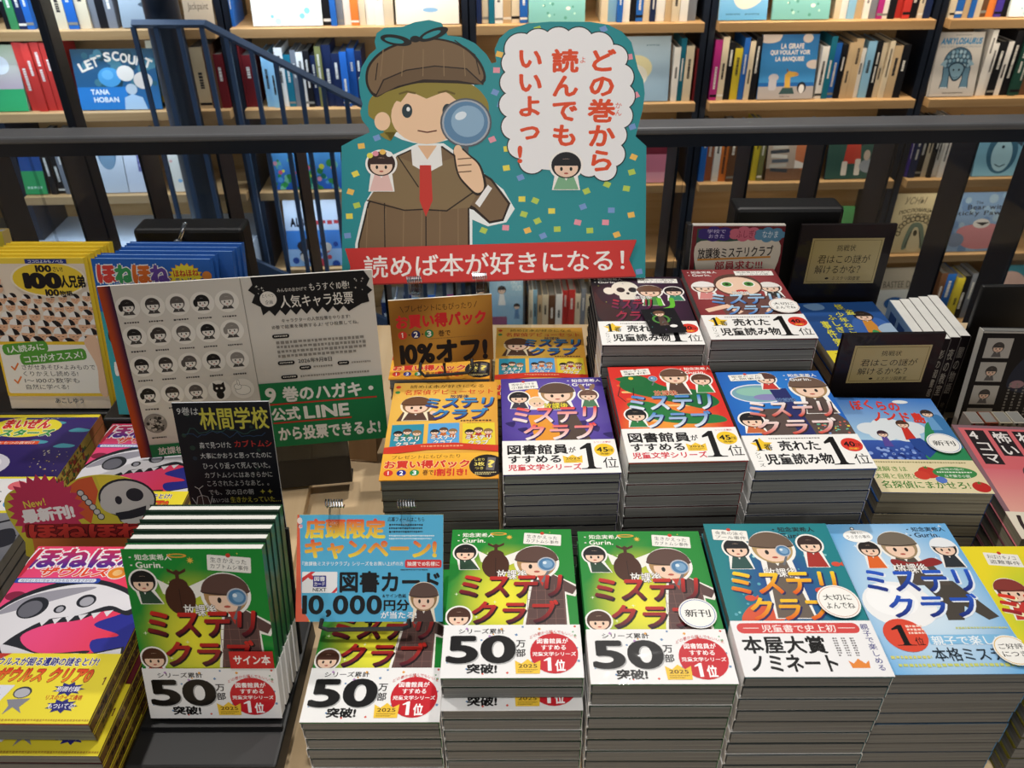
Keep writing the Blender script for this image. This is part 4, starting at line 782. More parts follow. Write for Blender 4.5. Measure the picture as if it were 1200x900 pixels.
def dino_art(h):
    A = Art(h); A.G(0, 0, 100, h, '#d9d4cc', '#bdb8b2'); A.R(0, 0, 3, h, '#a8a49e'); A.dash(38, h*.03, 72, h*.06, '#a8a4a0', 2); A.T('ANKYLOSAURUS', 10, h*.09, 96, h*.18, '#3a8cc0', .05, shear=.2); A.T('AND OTHER MOUNTAIN DINOSAURS', 10, h*.205, 96, h*.235, '#8a9aa4', .0)
    A.C(52, h*.46, 31, '#23394a', h*.235); A.C(52, h*.46, 29.5, '#4a6a80', h*.222); R = random.Random(4)
    for row, (rv, n, r) in enumerate(((.30, 4, 5), (.365, 6, 4.6), (.43, 7, 4.4), (.5, 7, 4.2))):
        for k in range(n):
            u = 52+(k-(n-1)/2)*8.2; A.C(u, h*rv+abs(u-52)*.12, r, '#2c465a', r*1.15, n=10); A.C(u-.6, h*rv+abs(u-52)*.12-.6, r*.72, ('#8fb0c2', '#6f96ac', '#a4c0ce')[(k+row) % 3], r*.85, n=10)
    for u, s in ((28, -1), (24, -1), (76, 1), (80, 1)): A.P([(u, h*.42), (u+s*9, h*.5), (u, h*.52)], '#8fb0c2')
    for u in (31, 74): A.P([(u-9, h*.54), (u+9, h*.54), (u+8, h*.72), (u+10, h*.87), (u-10, h*.87), (u-7, h*.72)], '#2c465a'); A.P([(u-7, h*.55), (u+7, h*.55), (u+6, h*.72), (u+8, h*.855), (u-8, h*.855), (u-5, h*.72)], '#5f8298'); [A.C(u-6+k*4, h*.86, 1.8, '#d8e0e2', 1.4) for k in range(4)]
    A.B([(34, h*.53), (52, h*.46), (70, h*.53), (64, h*.7), (52, h*.76), (42, h*.7)], '#23394a'); A.B([(37, h*.54), (52, h*.48), (67, h*.54), (62, h*.68), (52, h*.73), (44, h*.68)], '#7b9db0'); A.C(46, h*.58, 2, '#16242e'); A.C(58, h*.58, 2, '#16242e'); A.L([(46, h*.69), (52, h*.705), (58, h*.69)], 1, '#23394a')
    A.dash(30, h*.93, 76, h*.96, '#6a665f', 3); return A
def lily(seed):
    def f(h):
        A = Art(h); A.G(0, 0, 100, h, '#6ab4e0', '#2a5ab8'); A.rain(26, 0, h*.4, 100, h, ['#3f8a4a', '#2a7a6a', '#5aa0d8', '#7ac0a0', '#3a9a50'], 4, 11, 'c', seed); A.rain(8, 5, 10, 95, h*.8, ['#e8e04a', '#e0607a', '#f0a0b0'], 4, 9, 'c', seed+3); return A
    return f
def bear_art(h):
    A = Art(h); A.G(0, 0, 100, h, '#7a9ac0', '#8aa4c4'); A.rain(40, 0, 0, 100, h, ['#8fb0d0', '#6a8ab4', '#9ab4c8'], 3, 8, 'c', 3)
    A.T('The', 40, h*.14, 52, h*.19, '#23262e', .01); A.T('Bear with', 28, h*.2, 92, h*.28, '#23262e', .015); A.T('Sticky Paws', 6, h*.3, 92, h*.4, '#23262e', .015)
    A.B([(20, h*.6), (60, h*.52), (94, h*.6), (90, h*.9), (50, h*.96), (24, h*.84)], '#cf8a90'); A.C(56, h*.52, 14, '#dcd8d4', h*.08); A.P([(46, h*.5), (70, h*.5), (58, h*.56)], '#2a2a30'); A.C(18, h*.8, 14, '#7a8aa4', h*.12); return A
def proverb_art(h):
    A = Art(h); A.G(0, 0, 100, h, '#cfc09a', '#c4b288'); A.T('УСНЫ', 22, h*.05, 62, h*.17, '#6a6450', .01, shear=.3); A.T('ПОСЛОВИЦЫ И', 14, h*.24, 90, h*.31, '#3a3628', .03, bend=5); A.T('ПОГОВОРКИ', 22, h*.33, 82, h*.4, '#3a3628', .03, bend=4)
    A.l += 1
    for k in range(13): a = pi*(1+k/12.); A.C(52+34*cos(a), h*.66+h*.24*sin(a), 5.5, '#3a3628', n=12); A.C(52+34*cos(a), h*.66+h*.24*sin(a), 3.6, '#bfae86', n=12)
    A.B([(30, h*.94), (38, h*.56), (52, h*.48), (66, h*.56), (74, h*.94), (52, h*.86)], '#6a7a6a'); A.B([(40, h*.94), (46, h*.62), (52, h*.56), (58, h*.62), (64, h*.94)], '#cfc09a'); A.L([(36, h*.9), (44, h*.64)], 2, '#3a3628'); A.L([(68, h*.9), (60, h*.64)], 2, '#3a3628'); A.C(52, h*.66, 4, '#3a3628', 6); return A
def read_art(h):
    A = Art(h); A.R(0, 0, 100, h, '#3a2c28'); A.T('Read', 24, h*.05, 60, h*.17, '#6a6460', .01); A.R(0, h*.18, 100, h*.82, '#b8a89a'); A.R(0, h*.8, 100, h, '#7a5a44')
    for k in range(8): A.R(6+(k % 3)*2, h*(.24+k*.08), 40+(k % 2)*3, h*(.30+k*.08), ['#e4e0d8', '#5a6470', '#c8c4bc', '#3a4048'][k % 4], ang=(-4, 5, -2)[k % 3])
    A.B([(60, h*.3), (80, h*.24), (98, h*.4), (96, h*.8), (64, h*.8), (56, h*.6)], '#c87a54'); A.C(76, h*.3, 9, '#2a6a94', h*.05); A.P([(56, h*.66), (76, h*.72), (98, h*.66), (98, h*.8), (56, h*.8)], '#ece8e2'); return A
def night_child(h):
    A = Art(h); A.G(0, 0, 100, h, '#3a3c48', '#4a5450'); A.P([(0, h*.4), (30, h*.3), (60, h*.45), (100, h*.28), (100, h), (0, h)], '#3a5a52'); A.C(46, h*.26, 14, '#d8b48c', h*.14); A.P([(34, h*.36), (58, h*.36), (62, h*.74), (30, h*.74)], '#c0483a'); A.R(28, h*.7, 38, h*.94, '#e0d8cc', 2); A.R(52, h*.66, 62, h*.94, '#e0d8cc', 2); A.C(78, h*.78, 18, '#9aa0a8', h*.12); A.C(72, h*.6, 6, '#c8b4a4', h*.09); return A
def peng(h):
    A = Art(h); A.G(0, 0, 100, h, '#5f94b4', '#8fc4dc'); A.C(50, h*.6, 30, '#3f6a84', h*.36); A.C(50, h*.64, 20, '#a8d0e0', h*.28); A.C(50, h*.5, 3, '#20303c'); A.P([(70, h*.4), (92, h*.2), (86, h*.5)], '#3a4a5c'); A.L([(40, h*.8), (50, h*.84), (60, h*.8)], 2, '#2a4454'); return A
def ice_art(h):
    A = Art(h); A.G(0, 0, 100, h, '#b8cfdc', '#8fb0cc'); A.C(38, h*.48, 30, '#e4dcae', h*.2); A.C(34, h*.6, 26, '#e8e6d8', h*.18); A.R(16, h*.76, 46, h*.8, '#c88a5a'); A.R(14, h*.82, 44, h*.94, '#6a4a3a'); A.R(16, h*.86, 42, h*.89, '#c88a5a'); A.dash(56, h*.12, 80, h*.15, '#7a98ac', 2); return A
pale = pb_plain(('#dff0f2', '#f2f6f2'), lambda A, h: A.rain(22, 4, 4, 96, h-4, ['#b8dce0', '#cfe4d8', '#7fc0d0'], 1.5, 5, 'c', 2))
pale2 = pb_plain(('#f2efe6', '#e8e0d0'), lambda A, h: A.C(55, h*.82, 12, '#8ab4d4', h*.03), lambda A, h: A.C(20, h*.5, 9, '#e8b0a8', 8))
meadow = pb_plain(('#9ad0c8', '#7ab8b4'), lambda A, h: A.rain(40, 2, 4, 98, h-4, ['#b8e0d0', '#5a9a8a', '#e8ecd8'], 1, 3, 'c', 6), lambda A, h: A.C(70, h*.82, 4, '#f0ece4', 3))
sky = pb_plain(('#a8d4ee', '#6ab0e0'), lambda A, h: A.B([(22, h*.2), (50, h*.1), (90, h*.3), (88, h*.72), (50, h*.86), (26, h*.7)], '#ecdfd2'), lambda A, h: A.dash(14, h*.91, 44, h*.94, '#4a7a9c', 1), lambda A, h: A.dash(54, h*.91, 84, h*.94, '#4a7a9c', 2))
beige = pb_plain(('#6a5a48', '#8a7a60'), lambda A, h: A.R(0, h*.52, 100, h, '#e0ceb4'), lambda A, h: A.T('Jackpaint', 16, h*.68, 84, h*.8, '#5a4432', .0), lambda A, h: A.C(50, h*.3, 34, '#3a3a30', h*.16))
silver = pb_plain(('#b8c4cc', '#8a98a4'), lambda A, h: A.B([(60, h*.7), (80, h*.66), (84, h*.74)], '#4a5660'))
pinkc = pb_plain(('#7a2c3c', '#5a2030'), lambda A, h: A.R(0, h*.46, 100, h, '#c87a94'), lambda A, h: A.R(0, h*.8, 100, h, '#d89aac'), lambda A, h: A.C(34, h*.68, 20, '#e4dcd8', h*.06))
greenc = pb_plain(('#4f8a54', '#3f7a4a'), lambda A, h: A.C(40, h*.4, 34, '#a8a89a', h*.26), lambda A, h: A.T('Turtle', 24, h*.3, 60, h*.42, '#e8e4d8', .0))
bluegreen = pb_plain(('#24386c', '#2f5a9a'), lambda A, h: A.R(0, h*.62, 100, h, '#3aa060'), lambda A, h: A.C(60, h*.24, 14, '#cfd8ec', h*.09), lambda A, h: A.dash(14, h*.86, 80, h*.93, '#b8e0c4', 3))
kidbook = pb_plain(('#b8c8a8', '#c8a0c0'), lambda A, h: A.R(0, h*.66, 100, h, '#3aa86a'), lambda A, h: A.C(40, h*.3, 30, '#dfe4e8', h*.14))
whitecar = pb_plain(('#d8dce2', '#c4ccd6'), lambda A, h: A.C(50, h*.36, 30, '#5a7a94', h*.26), lambda A, h: A.C(50, h*.44, 24, '#7a96ac', h*.18))
whitepurp = pb_plain(('#dfe2ea', '#ccd2de'), lambda A, h: A.R(42, h*.04, 92, h*.66, '#6a6a9a'), lambda A, h: A.dash(46, h*.1, 88, h*.6, '#a8a8cc', 2, 6), lambda A, h: A.C(84, h*.86, 8, '#a8d0d8', 6))
carcov = pb_plain(('#ece2c4', '#8aa088'), lambda A, h: A.C(60, h*.52, 30, '#4a5a50', h*.16), lambda A, h: A.R(20, h*.84, 100, h*.94, '#d8b83c', 2), lambda A, h: A.R(0, h*.94, 100, h, '#23241f'))
comicalb = pb_plain(('#e4eaf4', '#8ab4e0'), lambda A, h: A.T('ALBUM', 10, h*.28, 52, h*.4, '#23242c', .05), lambda A, h: A.dash(54, h*.3, 96, h*.4, '#c04048', 2), lambda A, h: A.R(0, h*.46, 100, h*.74, '#4a86d0'), lambda A, h: A.rain(18, 4, h*.64, 96, h*.98, ['#c84a54', '#2a4a94', '#e4d8c8', '#3a3438'], 4, 9, 'c', 3))
greybk = pb_plain(('#8a8478', '#a8a090'), lambda A, h: A.T('BASTEE DOG', 16, h*.24, 94, h*.36, '#4a463e', .01), lambda A, h: A.R(0, h*.4, 100, h, '#b8bcbc'), lambda A, h: A.C(46, h*.66, 22, '#2f5a94', h*.12))
notyou = pb_plain(('#a8c8dc', '#8ab4d0'), lambda A, h: A.T('NOT', 64, h*.06, 92, h*.16, '#dce8ee', .02), lambda A, h: A.T('YOO', 66, h*.18, 94, h*.28, '#dce8ee', .02), lambda A, h: fig(A, 36, h*.26, 12, '#2a1f20', '#e8e4e0', halo=None, body=3), lambda A, h: fig(A, 80, h*.56, 9, '#2a1f20', '#5a86b0', halo=None, body=3.4), lambda A, h: A.R(0, h*.74, 50, h, '#9a5a7a'))
tealb = pb_plain(('#2f6a78', '#3a8a94'), lambda A, h: A.C(50, h*.5, 36, '#b89a90', h*.4), lambda A, h: A.R(0, h*.84, 100, h, '#dfe6ea'))

# top shelf (only the lower part of the row is in the picture)
spines(-2, 34, 20, 1, [BLK, GRN, NAVY, BLU], 'the picture edge', side='right')
spines(61, 133, 20, 1, [CREAM, BLU, CREAM, GRY, BLK, GRY], 'the thick slanted column')
face_book(134, 172, 1, .24, 'silver grey picture book left of the round column, top shelf', silver)
face_book(210, 262, 1, .24, 'brown and beige picture book above the stair rail corner', beige)
spines(263, 272, 20, 1, [BLU], 'the beige picture book')
face_book(291, 374, 1, .25, 'very pale blue picture book above the sloping stair rail', pale)
spines(377, 461, 20, 1, [BLK, BLU, GRY, WHITE, ORG, CREAM, WHITE, WHITE, CREAM], 'the very pale blue cover')
face_book(462, 537, 1, .25, 'off-white picture book with a blue pot behind the cap on the sign', pale2)
spines(556, 619, 15, 1, [NAVY, CREAM, TEAL, WHITE, TAN, CREAM, BLU], 'the gap above the teal sign')
face_book(620, 687, 1, .25, 'green and blue picture book behind the speech bubble', meadow)
spines(705, 818, 15, 1, [CREAM, LBL, BLU, WHITE, BLK, BLU, CREAM, NAVY, WHITE, TAN, CREAM, WHITE, GRY], 'the green and blue cover')
face_book(836, 903, 1, .25, 'sky blue picture book with a pale bear, above the giraffe book', sky)
face_book(909, 977, 1, .25, 'sea green picture book with small dots on the top shelf', meadow)
spines(980, 1092, 20, 1, [CREAM, WHITE, LBL, TAN, WHITE, GRY, MAG, WHITE, BLK, RED, RED, BLK, CREAM, NAVY], 'the sea green dotted cover')
spines(1104, 1184, 20, 1, [WHITE, CREAM, BLU, TAN, BLU, CREAM, BRN, ORG, VIO, BLK], 'the dark upright above the dinosaur book')
face_book(1190, 1240, 1, .25, 'pale blue picture book in the top right corner', pale)
# second shelf
face_book(-28, 16, 2, .225, 'white and green picture book at the left edge, second shelf', kidbook)
spines(21, 76, 90, 2, [RED]*5, 'the white and green cover', h=(.232, .236))
face_book(80, 178, 2, .205, 'dark blue picture book with three balloons on the cover', count_art)
face_book(166, 200, 2, .225, 'cream and green picture book peeping out right of the balloon book', carcov, y0=.05)
spines(226, 252, 90, 2, [TAN, BRN], 'the round column')
spines(252, 296, 90, 2, [DRED, DRED, DRED], 'the two brown books')
spines(306, 425, 90, 2, [LBL, LBL, WHITE, TEAL, GRY, WHITE, BLK, NAVY, OLV, NAVY, NAVY, BLU, BLU, NAVY], 'the upright behind the stair rail', h=(.16, .215))
face_book(722, 787, 2, .24, 'pale blue ice cream picture book right of the teal sign', ice_art)
spines(789, 812, 90, 2, [WHITE, TEAL, CREAM], 'the ice cream picture book')
spines(815, 890, 90, 2, [DRED, CREAM, LBL, MAG, CREAM, BLK, YEL, BLU, CREAM, BLK], 'the dark upright beside the giraffe book', h=(.17, .225))
face_book(894, 960, 2, .238, 'blue picture book with a giraffe and a penguin', giraffe_art)
spines(961, 1062, 90, 2, [WHITE, TEAL, BLU, BLK, TAN, TAN, WHITE, LBL, BLK, CREAM, CREAM, TAN, BLK], 'the giraffe picture book', h=(.175, .23))
face_book(1074, 1152, 2, .248, 'grey picture book with an armoured dinosaur', dino_art)
spines(1153, 1215, 90, 2, [WHITE, WHITE, BLK, WHITE, BLK, DGRN, DGRN, BRN], 'the dinosaur picture book', h=(.18, .235))
# third shelf, seen through the glass
face_book(0, 42, 3, .23, 'blue and green picture book at the left edge behind the glass', bluegreen)
spines(46, 80, 190, 3, [BLK, BLK, GRY, BLK], 'the blue and green cover')
face_book(104, 140, 3, .23, 'white picture book with a blue grey shape behind the glass', whitecar)
face_book(141, 178, 3, .23, 'white picture book with a violet panel behind the glass', whitepurp)
face_book(192, 214, 3, .23, 'narrow pale picture book left of the round column behind the glass', pale2)
face_book(315, 350, 3, .19, 'water lily picture book with a yellow flower', lily(3)); face_book(353, 398, 3, .19, 'water lily picture book with red flowers', lily(9))
spines(440, 560, 190, 3, [TAN, WHITE, BLU, NAVY, CREAM, RED, GRY, TEAL], 'the water lily books')
face_book(727, 786, 3, .2, 'pink picture book with a boat right of the teal sign', pinkc)
spines(818, 880, 190, 3, [BLU, TERR, WHITE, ORG, BRN, TEAL, GRN], 'the pink boat cover', h=(.19, .225)); spines(884, 897, 190, 3, [YEL, OLV], 'the baluster beside the reading girl book')
face_book(901, 960, 3, .225, 'brown picture book with a pile of books and a reader', read_art)
face_book(972, 1036, 3, .225, 'dark picture book with a child in red shorts', night_child)
spines(1056, 1118, 190, 3, [BRN, VIO, NAVY, BLK, CREAM, BLK, WHITE, WHITE, TERR], 'the child in shorts cover', h=(.19, .23))
face_book(1146, 1206, 3, .225, 'light blue penguin picture book at the right edge', peng)
# fourth shelf
face_book(332, 400, 4, .285, 'pale blue comic album behind the stair balusters', comicalb)
face_book(926, 1002, 4, .2, 'green picture book with a grey shell behind the small sign', greenc)
face_book(1038, 1106, 4, .245, 'beige picture book with Cyrillic lettering', proverb_art)
face_book(1114, 1184, 4, .245, 'blue picture book with a bear on the cover', bear_art)
# lowest shelf in view
spines(446, 560, 360, 5, [NAVY, WHITE, BLU, NAVY, LBL, CREAM, BLU, GRY, MAG, NAVY, WHITE, BLK], 'the gap left of the gold sign', h=(.15, .19))
face_book(574, 614, 5, .25, 'pale blue picture book with two children under the teal sign', notyou)
spines(620, 700, 360, 5, [CREAM, LBL, TAN, CREAM, BRN, WHITE, RED, RED, CREAM, GRY, CREAM, WHITE], 'the two children cover', h=(.15, .2))
face_book(1028, 1082, 5, .24, 'grey picture book with a blue animal behind the upright white books', greybk)
spines(1096, 1140, 360, 5, [BRN, BLU, YEL, BLK, GRY], 'the grey cover with a blue animal', h=(.2, .225), d=.12)
face_book(1150, 1215, 5, .24, 'teal picture book with a round beige shape at the right edge', tealb)

# ---- round dark column and tall slanted-looking post
mb = MB(); p = at_y(188, 20, 2.96); mb.tube([(p.x, 2.984, .181), (p.x, 2.984, 3.1)], .0575, n=24)
tag(obj('steel_column', mb, BLACKSTEEL, smooth=True), 'round dark steel column behind the stair rail corner', 'column')
mb = MB(); p = at_y(46, 20, 1.70); mb.box(p.x-.009, p.x+.009, 1.70, 1.745, .001, 3.1)
tag(obj('steel_post', mb, BLACKSTEEL, bevel=.003), 'tall flat dark steel post in front of the red books', 'post')
# ---- stair with sloping railing
t = thing('stair_railing', 'blue grey steel stair railing sloping down to the right', 'railing')
ys = 2.9; A0 = at_y(155, 28, ys); A1 = at_y(240, 28, ys); A2 = at_y(430, 125, ys); sl = (A2.z-A1.z)/(A2.x-A1.x); xe = -.05; ze = A1.z+sl*(xe-A1.x)
mb = MB(); mb.tube([(A0.x, ys, A0.z+CZ), (A1.x, ys, A1.z+CZ), (xe, ys, ze+CZ)], .014, n=4); obj('handrail', mb, BLUESTEEL, t)
x = A0.x
while x < xe:
    zt = A0.z if x < A1.x else A1.z+sl*(x-A1.x); zb = -1.37 if x < A1.x else -1.37+sl*(x-A1.x)
    mb = MB(); mb.box(x-.0075, x+.0075, ys-.006, ys+.006, max(zb+CZ-.02, -1.14) if x >= A1.x else .181, zt+CZ-.008); obj('baluster', mb, BLUESTEEL, t); x += .0745
mb = MB(); mb.prism([(A1.x+.03, -1.36), (xe+.2, -1.36+sl*(xe+.2-A1.x)), (xe+.2, -1.64+sl*(xe+.2-A1.x)), (A1.x+.03, -1.64)], 0, .02, (0, 0, 0))
mb.v = [(x, ys-.05+zz, y+CZ) for x, y, zz in mb.v]; obj('stringer', mb, BLUESTEEL, t)
t = thing('staircase', 'open stair flight going down below the bookcase', 'stairs')
for k in range(6):
    mb = MB(); mb.box(A1.x+.06+k*.25, A1.x+.32+k*.25, 2.02, 2.84, .18-.16*(k+1)-.04, .18-.16*(k+1)); obj('tread', mb, FLOORM, t)
# ---- glass balustrade at the table's back
t = thing('glass_balustrade', 'dark grey handrail over glass panels and flat steel balusters behind the tables', 'balustrade')
RY = radians(1.9)
RM = Matrix.Translation((0, 1.506, 0)) @ Matrix.Rotation(RY, 4, 'Z')
mb = MB(); mb.box(-2.2, 2.2, -.055, .0, CZ-.458, CZ-.445); obj('handrail', mb, RAILSTEEL, t, .004)
mb = MB(); mb.box(-2.2, 2.2, -.048, -.012, CZ-.482, CZ-.4585); obj('glass_channel', mb, BLACKSTEEL, t)
for px in [71-180, 71-90, 71, 162, 253, 344, 434, 524, 618, 712, 799, 888, 976, 1062, 1162, 1255, 1340]:
    p = at_y(px, 165, 1.5); mb = MB(); mb.box(p.x-.0025, p.x+.0025, .004, .086, .001, CZ-.47); obj('baluster', mb, BLACKSTEEL, t)
for a, b in ((-2.2, -.86), (-.855, .318), (.322, 2.2)):
    mb = MB(); mb.box(a, b, -.036, -.026, .09, CZ-.475); obj('glass_panel', mb, GLASS, t)
mb = MB(); mb.box(-2.2, 2.2, -.045, -.015, .06, .09); obj('bottom_channel', mb, BLACKSTEEL, t)
for ch in t.children: ch.matrix_parent_inverse = Matrix.Identity(4)
t.matrix_world = RM

# ================================================================== the two display tables
ZR, ZL = -.772, -.757
def table(name, label, x0, x1, y0, y1, z, yaw, piv):
    t = thing(name, label, 'table')
    R = lambda: Matrix.Translation((*piv, 0)) @ Matrix.Rotation(radians(yaw), 4, 'Z')
    mb = MB(); mb.box(x0, x1, y0, y1, z+CZ-.0145, z+CZ); obj('tabletop', mb, TABLEW, t, .0015)
    mb = MB(); mb.box(x0+.08, x1-.08, y0+.06, y1-.06, .04, z+CZ-.015); obj('cabinet_base', mb, KRAFT, t)
    mb = MB(); mb.box(x0+.1, x1-.1, y0+.1, y1-.1, 0.0005, .0395); obj('plinth', mb, BLACK, t)
    t.matrix_world = R(); return t
table('display_table', 'pale maple display table under the detective book stacks', -.285, 1.25, .25, 1.34, ZR, 0, (0, 0))
table('display_table', 'pale maple display table under the children\'s comics on the left', -1.3, 0, -.5, .58, ZL, 3.4, (-.2735, .76))

# ================================================================== books in stacks
BK = {}
def book_meshes(key, W, L, T, art, col, obi=None, gloss=True, spine_right=True, obicol='#f1efec', obiv=None, spine=None, pages=None, obiside=None, shade=.8):
    k = (key, round(T, 4))
    if k in BK: return BK[k]
    c = lin(col); m = MB(); e = .00045; pm = MB()
    m.box(-W/2, W/2, 0, L, T-e, T, c); m.box(-W/2, W/2, .0028, L, 0, e, c); dk = mixc(c, lin('#1e2024'), shade); pm.box(-W/2, W/2, .0028, L, T-e, T, dk); pm.box(-W/2, W/2, .0028, L, 0, e, dk)  # lower books get darkened plates: shade between stacked covers put into the colour
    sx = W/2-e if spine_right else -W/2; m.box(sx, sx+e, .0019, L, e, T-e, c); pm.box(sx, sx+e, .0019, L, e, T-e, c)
    if spine:                                             # print along the spine
        A = spine; sb = MB(); sb.art(A, L, T, 0); b = len(m.c); xs = W/2+.0002
        for q_ in (m, pm):
            b = len(q_.c); q_.v += [(xs+zz, L/2-x, y) for x, y, zz in sb.v]; q_.c += sb.c; q_.f += [tuple(b+i for i in q) for q in sb.f]; q_.m += sb.m
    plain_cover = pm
    top = MB(); top.v, top.f, top.c, top.m = list(m.v), list(m.f), list(m.c), list(m.m)
    if art: top.art(art, W, L, T+.0001)
    mats = [GLOSS if gloss else PRINT]
    p = MB(); p.box(-W/2+(.0015 if spine_right else .001), W/2-.001, .0018, L-.0015, e*1.05, T-e*1.05)
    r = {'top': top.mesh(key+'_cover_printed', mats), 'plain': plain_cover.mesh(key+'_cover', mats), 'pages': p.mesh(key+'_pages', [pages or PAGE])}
    if obi is not None or obiv:
        v0 = obiv if obiv else 99.5; y1 = L*(1-v0/(obi.H if obi else 144.6)); oc = lin(obicol); q = MB(); g = .0004
        qp = MB()
        for q_, ys in ((q, -.0002), (qp, .0028)): q_.box(-W/2-g, W/2+g, ys, y1, T+.0013, T+.0016, oc)
        for q_ in (q, qp): q_.box(-W/2-g, W/2+g, .0028, y1, .0004, .0008, oc); q_.box(W/2+.0001, W/2+g+.0001, .0019, y1, .0008, T+.0013, lin(obiside) if obiside else oc); q_.box(-W/2-g-.0001, -W/2-.0001, .0019, y1, .0008, T+.0013, oc)

        if obi: q.art(obi, W+.0006, L, T+.00165)
        r['obi'] = q.mesh(key+'_band_printed', mats); r['obi_plain'] = qp.mesh(key+'_band', mats)
    BK[k] = r; return r
def book(ms, label, group, top=True, obi=True, name='paperback_book'):
    t = thing(name, label, 'book', group)
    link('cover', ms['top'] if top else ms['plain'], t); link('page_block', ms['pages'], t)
    if 'obi' in ms: link('paper_band', ms['obi'] if obi else ms['obi_plain'], t)
    return t
stk = random.Random(5)
def stack(desc, key, x, y, z, yaw, W, L, T, base, art, col, obi=None, obicol='#f1efec', obiv=None, gloss=True, shift=None, spine=None, obiside=None, top_label=None, jit=.0006, right=True):
    gap = .0028 if (obi or obiv) else .0013
    n = max(1, round((z-base)/(T+gap))); T = (z-base)/n - gap
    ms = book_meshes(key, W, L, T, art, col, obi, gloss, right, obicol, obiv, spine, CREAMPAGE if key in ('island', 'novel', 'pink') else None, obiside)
    out = []
    for i in range(n):
        lab = top_label if i == 0 else '%s book down under the %s' % (ORD[i+1], desc)
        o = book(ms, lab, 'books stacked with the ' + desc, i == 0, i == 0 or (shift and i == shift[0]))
        if i == 0: dx = dy = dr = 0
        else: dx, dy, dr = stk.uniform(-jit, jit), stk.uniform(0, .0016), stk.uniform(-.15, .15)
        if shift and i >= shift[0]: dx += shift[1]; dy += shift[2]
        put(o, x+dx, y+dy, z-i*(T+gap)-gap+.0004, yaw+dr, 0, T); out.append(o)
    return out, ms, T
def sticker(parent, T, W, L, u, v, r, lines, col='#f6f4ee', name='round_sticker', tc='#222', ring='#d8d2c4', z=.0032):
    A = Art(100*L/W); A.C(u, v, r, col); A.C(u, v, r*.93, ring); A.C(u, v, r*.89, col)
    for i, s in enumerate(lines):
        n = len(lines); hh = r*(.5 if n == 1 else .36); v0 = v + (i-(n-1)/2)*r*.5 - hh/2; A.T(s, u-r*.66, v0, u+r*.66, v0+hh, tc, .01)
    m = MB(); m.art(A, W, L, T+z); return obj(name, m, PRINT, next(k for k in parent.children if k.name.startswith('cover')))
W_, L_, T_ = .1272, .188, .0138
G9, BF = cover_green(), band_fifty()
# front row
F_ = []
s1, _, Ta = stack('green cover under the blue campaign card', 'green', -.1315, .455, -.678, -.1, W_, L_, T_, ZR, G9, '#1f7a34', BF, top_label='green beetle-cover book lying under the blue campaign card')
s2, _, Tb = stack('green cover right of the campaign card', 'green', -.001, .464, -.627, 0, W_, L_, T_, ZR, G9, '#1f7a34', BF, shift=(2, .0, -.012), top_label='green beetle-cover book without sticker, right of the blue campaign card')
s3, m3, Tc = stack('green cover with the round sticker', 'green', .131, .449, -.616, -.2, W_, L_, T_, ZR, G9, '#1f7a34', BF, top_label='green beetle-cover book with a round white sticker')
sticker(s3[0], Tc, W_, L_, 83, 88, 14, ['新刊'], ring='#5a7ab8')
s4, _, Td = stack('teal cover', 'teal', .2615, .446, -.603, -.1, W_, L_, T_, ZR, cover_teal(), '#1f6f78', band_teal(), top_label='teal goldfish-cover book with a round sticker in the front row')
sticker(s4[0], Td, W_, L_, 83, 84, 15.5, ['大切に', 'よんでね'], ring='#d8b0a0')
s5, _, Te = stack('sky blue snow cover', 'skyblue', .397, .459, -.618, .3, W_, L_, T_, ZR, cover_sky(), '#5fa4d8', top_label='sky blue snowball-cover book at the right of the front row')
sticker(s5[0], Te, W_, L_, 90, 130, 13, ['ご好評', 'につき'], ring='#d8a83c')
s6, _, _ = stack('yellow mushroom cover', 'yellow', .535, .452, -.645, 0, W_, L_, T_, ZR, cover_yellow(), '#e0d02c', top_label='yellow mushroom-cover book at the right picture edge')
# middle row
GOLD = cover_gold()
s7, _, _ = stack('gold box set in front of the discount card', 'gold', -.080, .690, -.591, 1.3, .1305, .19, .0155, ZR, GOLD, '#d09038', gloss=True, top_label='gold box set with a black disc, front of the two left gold stacks')
s8, _, _ = stack('purple cover', 'purple', .054, .688, -.581, 1.4, W_, L_, T_, ZR, cover_purple(), '#3f2f7c', band_library(), top_label='purple rabbit-cover book in the middle row')
s9, _, _ = stack('red dragon cover', 'red', .187, .682, -.560, 1.4, W_, L_, T_, ZR, cover_red(), '#a82a24', band_library(), top_label='red dragon-cover book in the middle row')
s10, _, _ = stack('royal blue cover', 'blue', .317, .666, -.558, 1.2, W_, L_, T_, ZR, cover_blue(), '#1f4f9c', band_best(), top_label='royal blue cover book in the middle row, left of the island novel')
s11, _, Tk = stack('island adventure cover', 'island', .483, .710, -.631, -1.7, W_, L_, .0168, ZR, cover_island(), '#3a6ab0', gloss=True, right=True, top_label='blue island-adventure novel with a round sticker and yellow band')
sticker(s11[0], Tk, W_, L_, 82, 78, 15.5, ['新刊'], ring='#8aa0c8')
s12, _, _ = stack('pink comic cover', 'pink', .634, .655, -.654, -4, .148, .21, .015, ZR, cover_pink(), '#c87078', top_label='pink four-panel comic at the right edge beside the island novel')
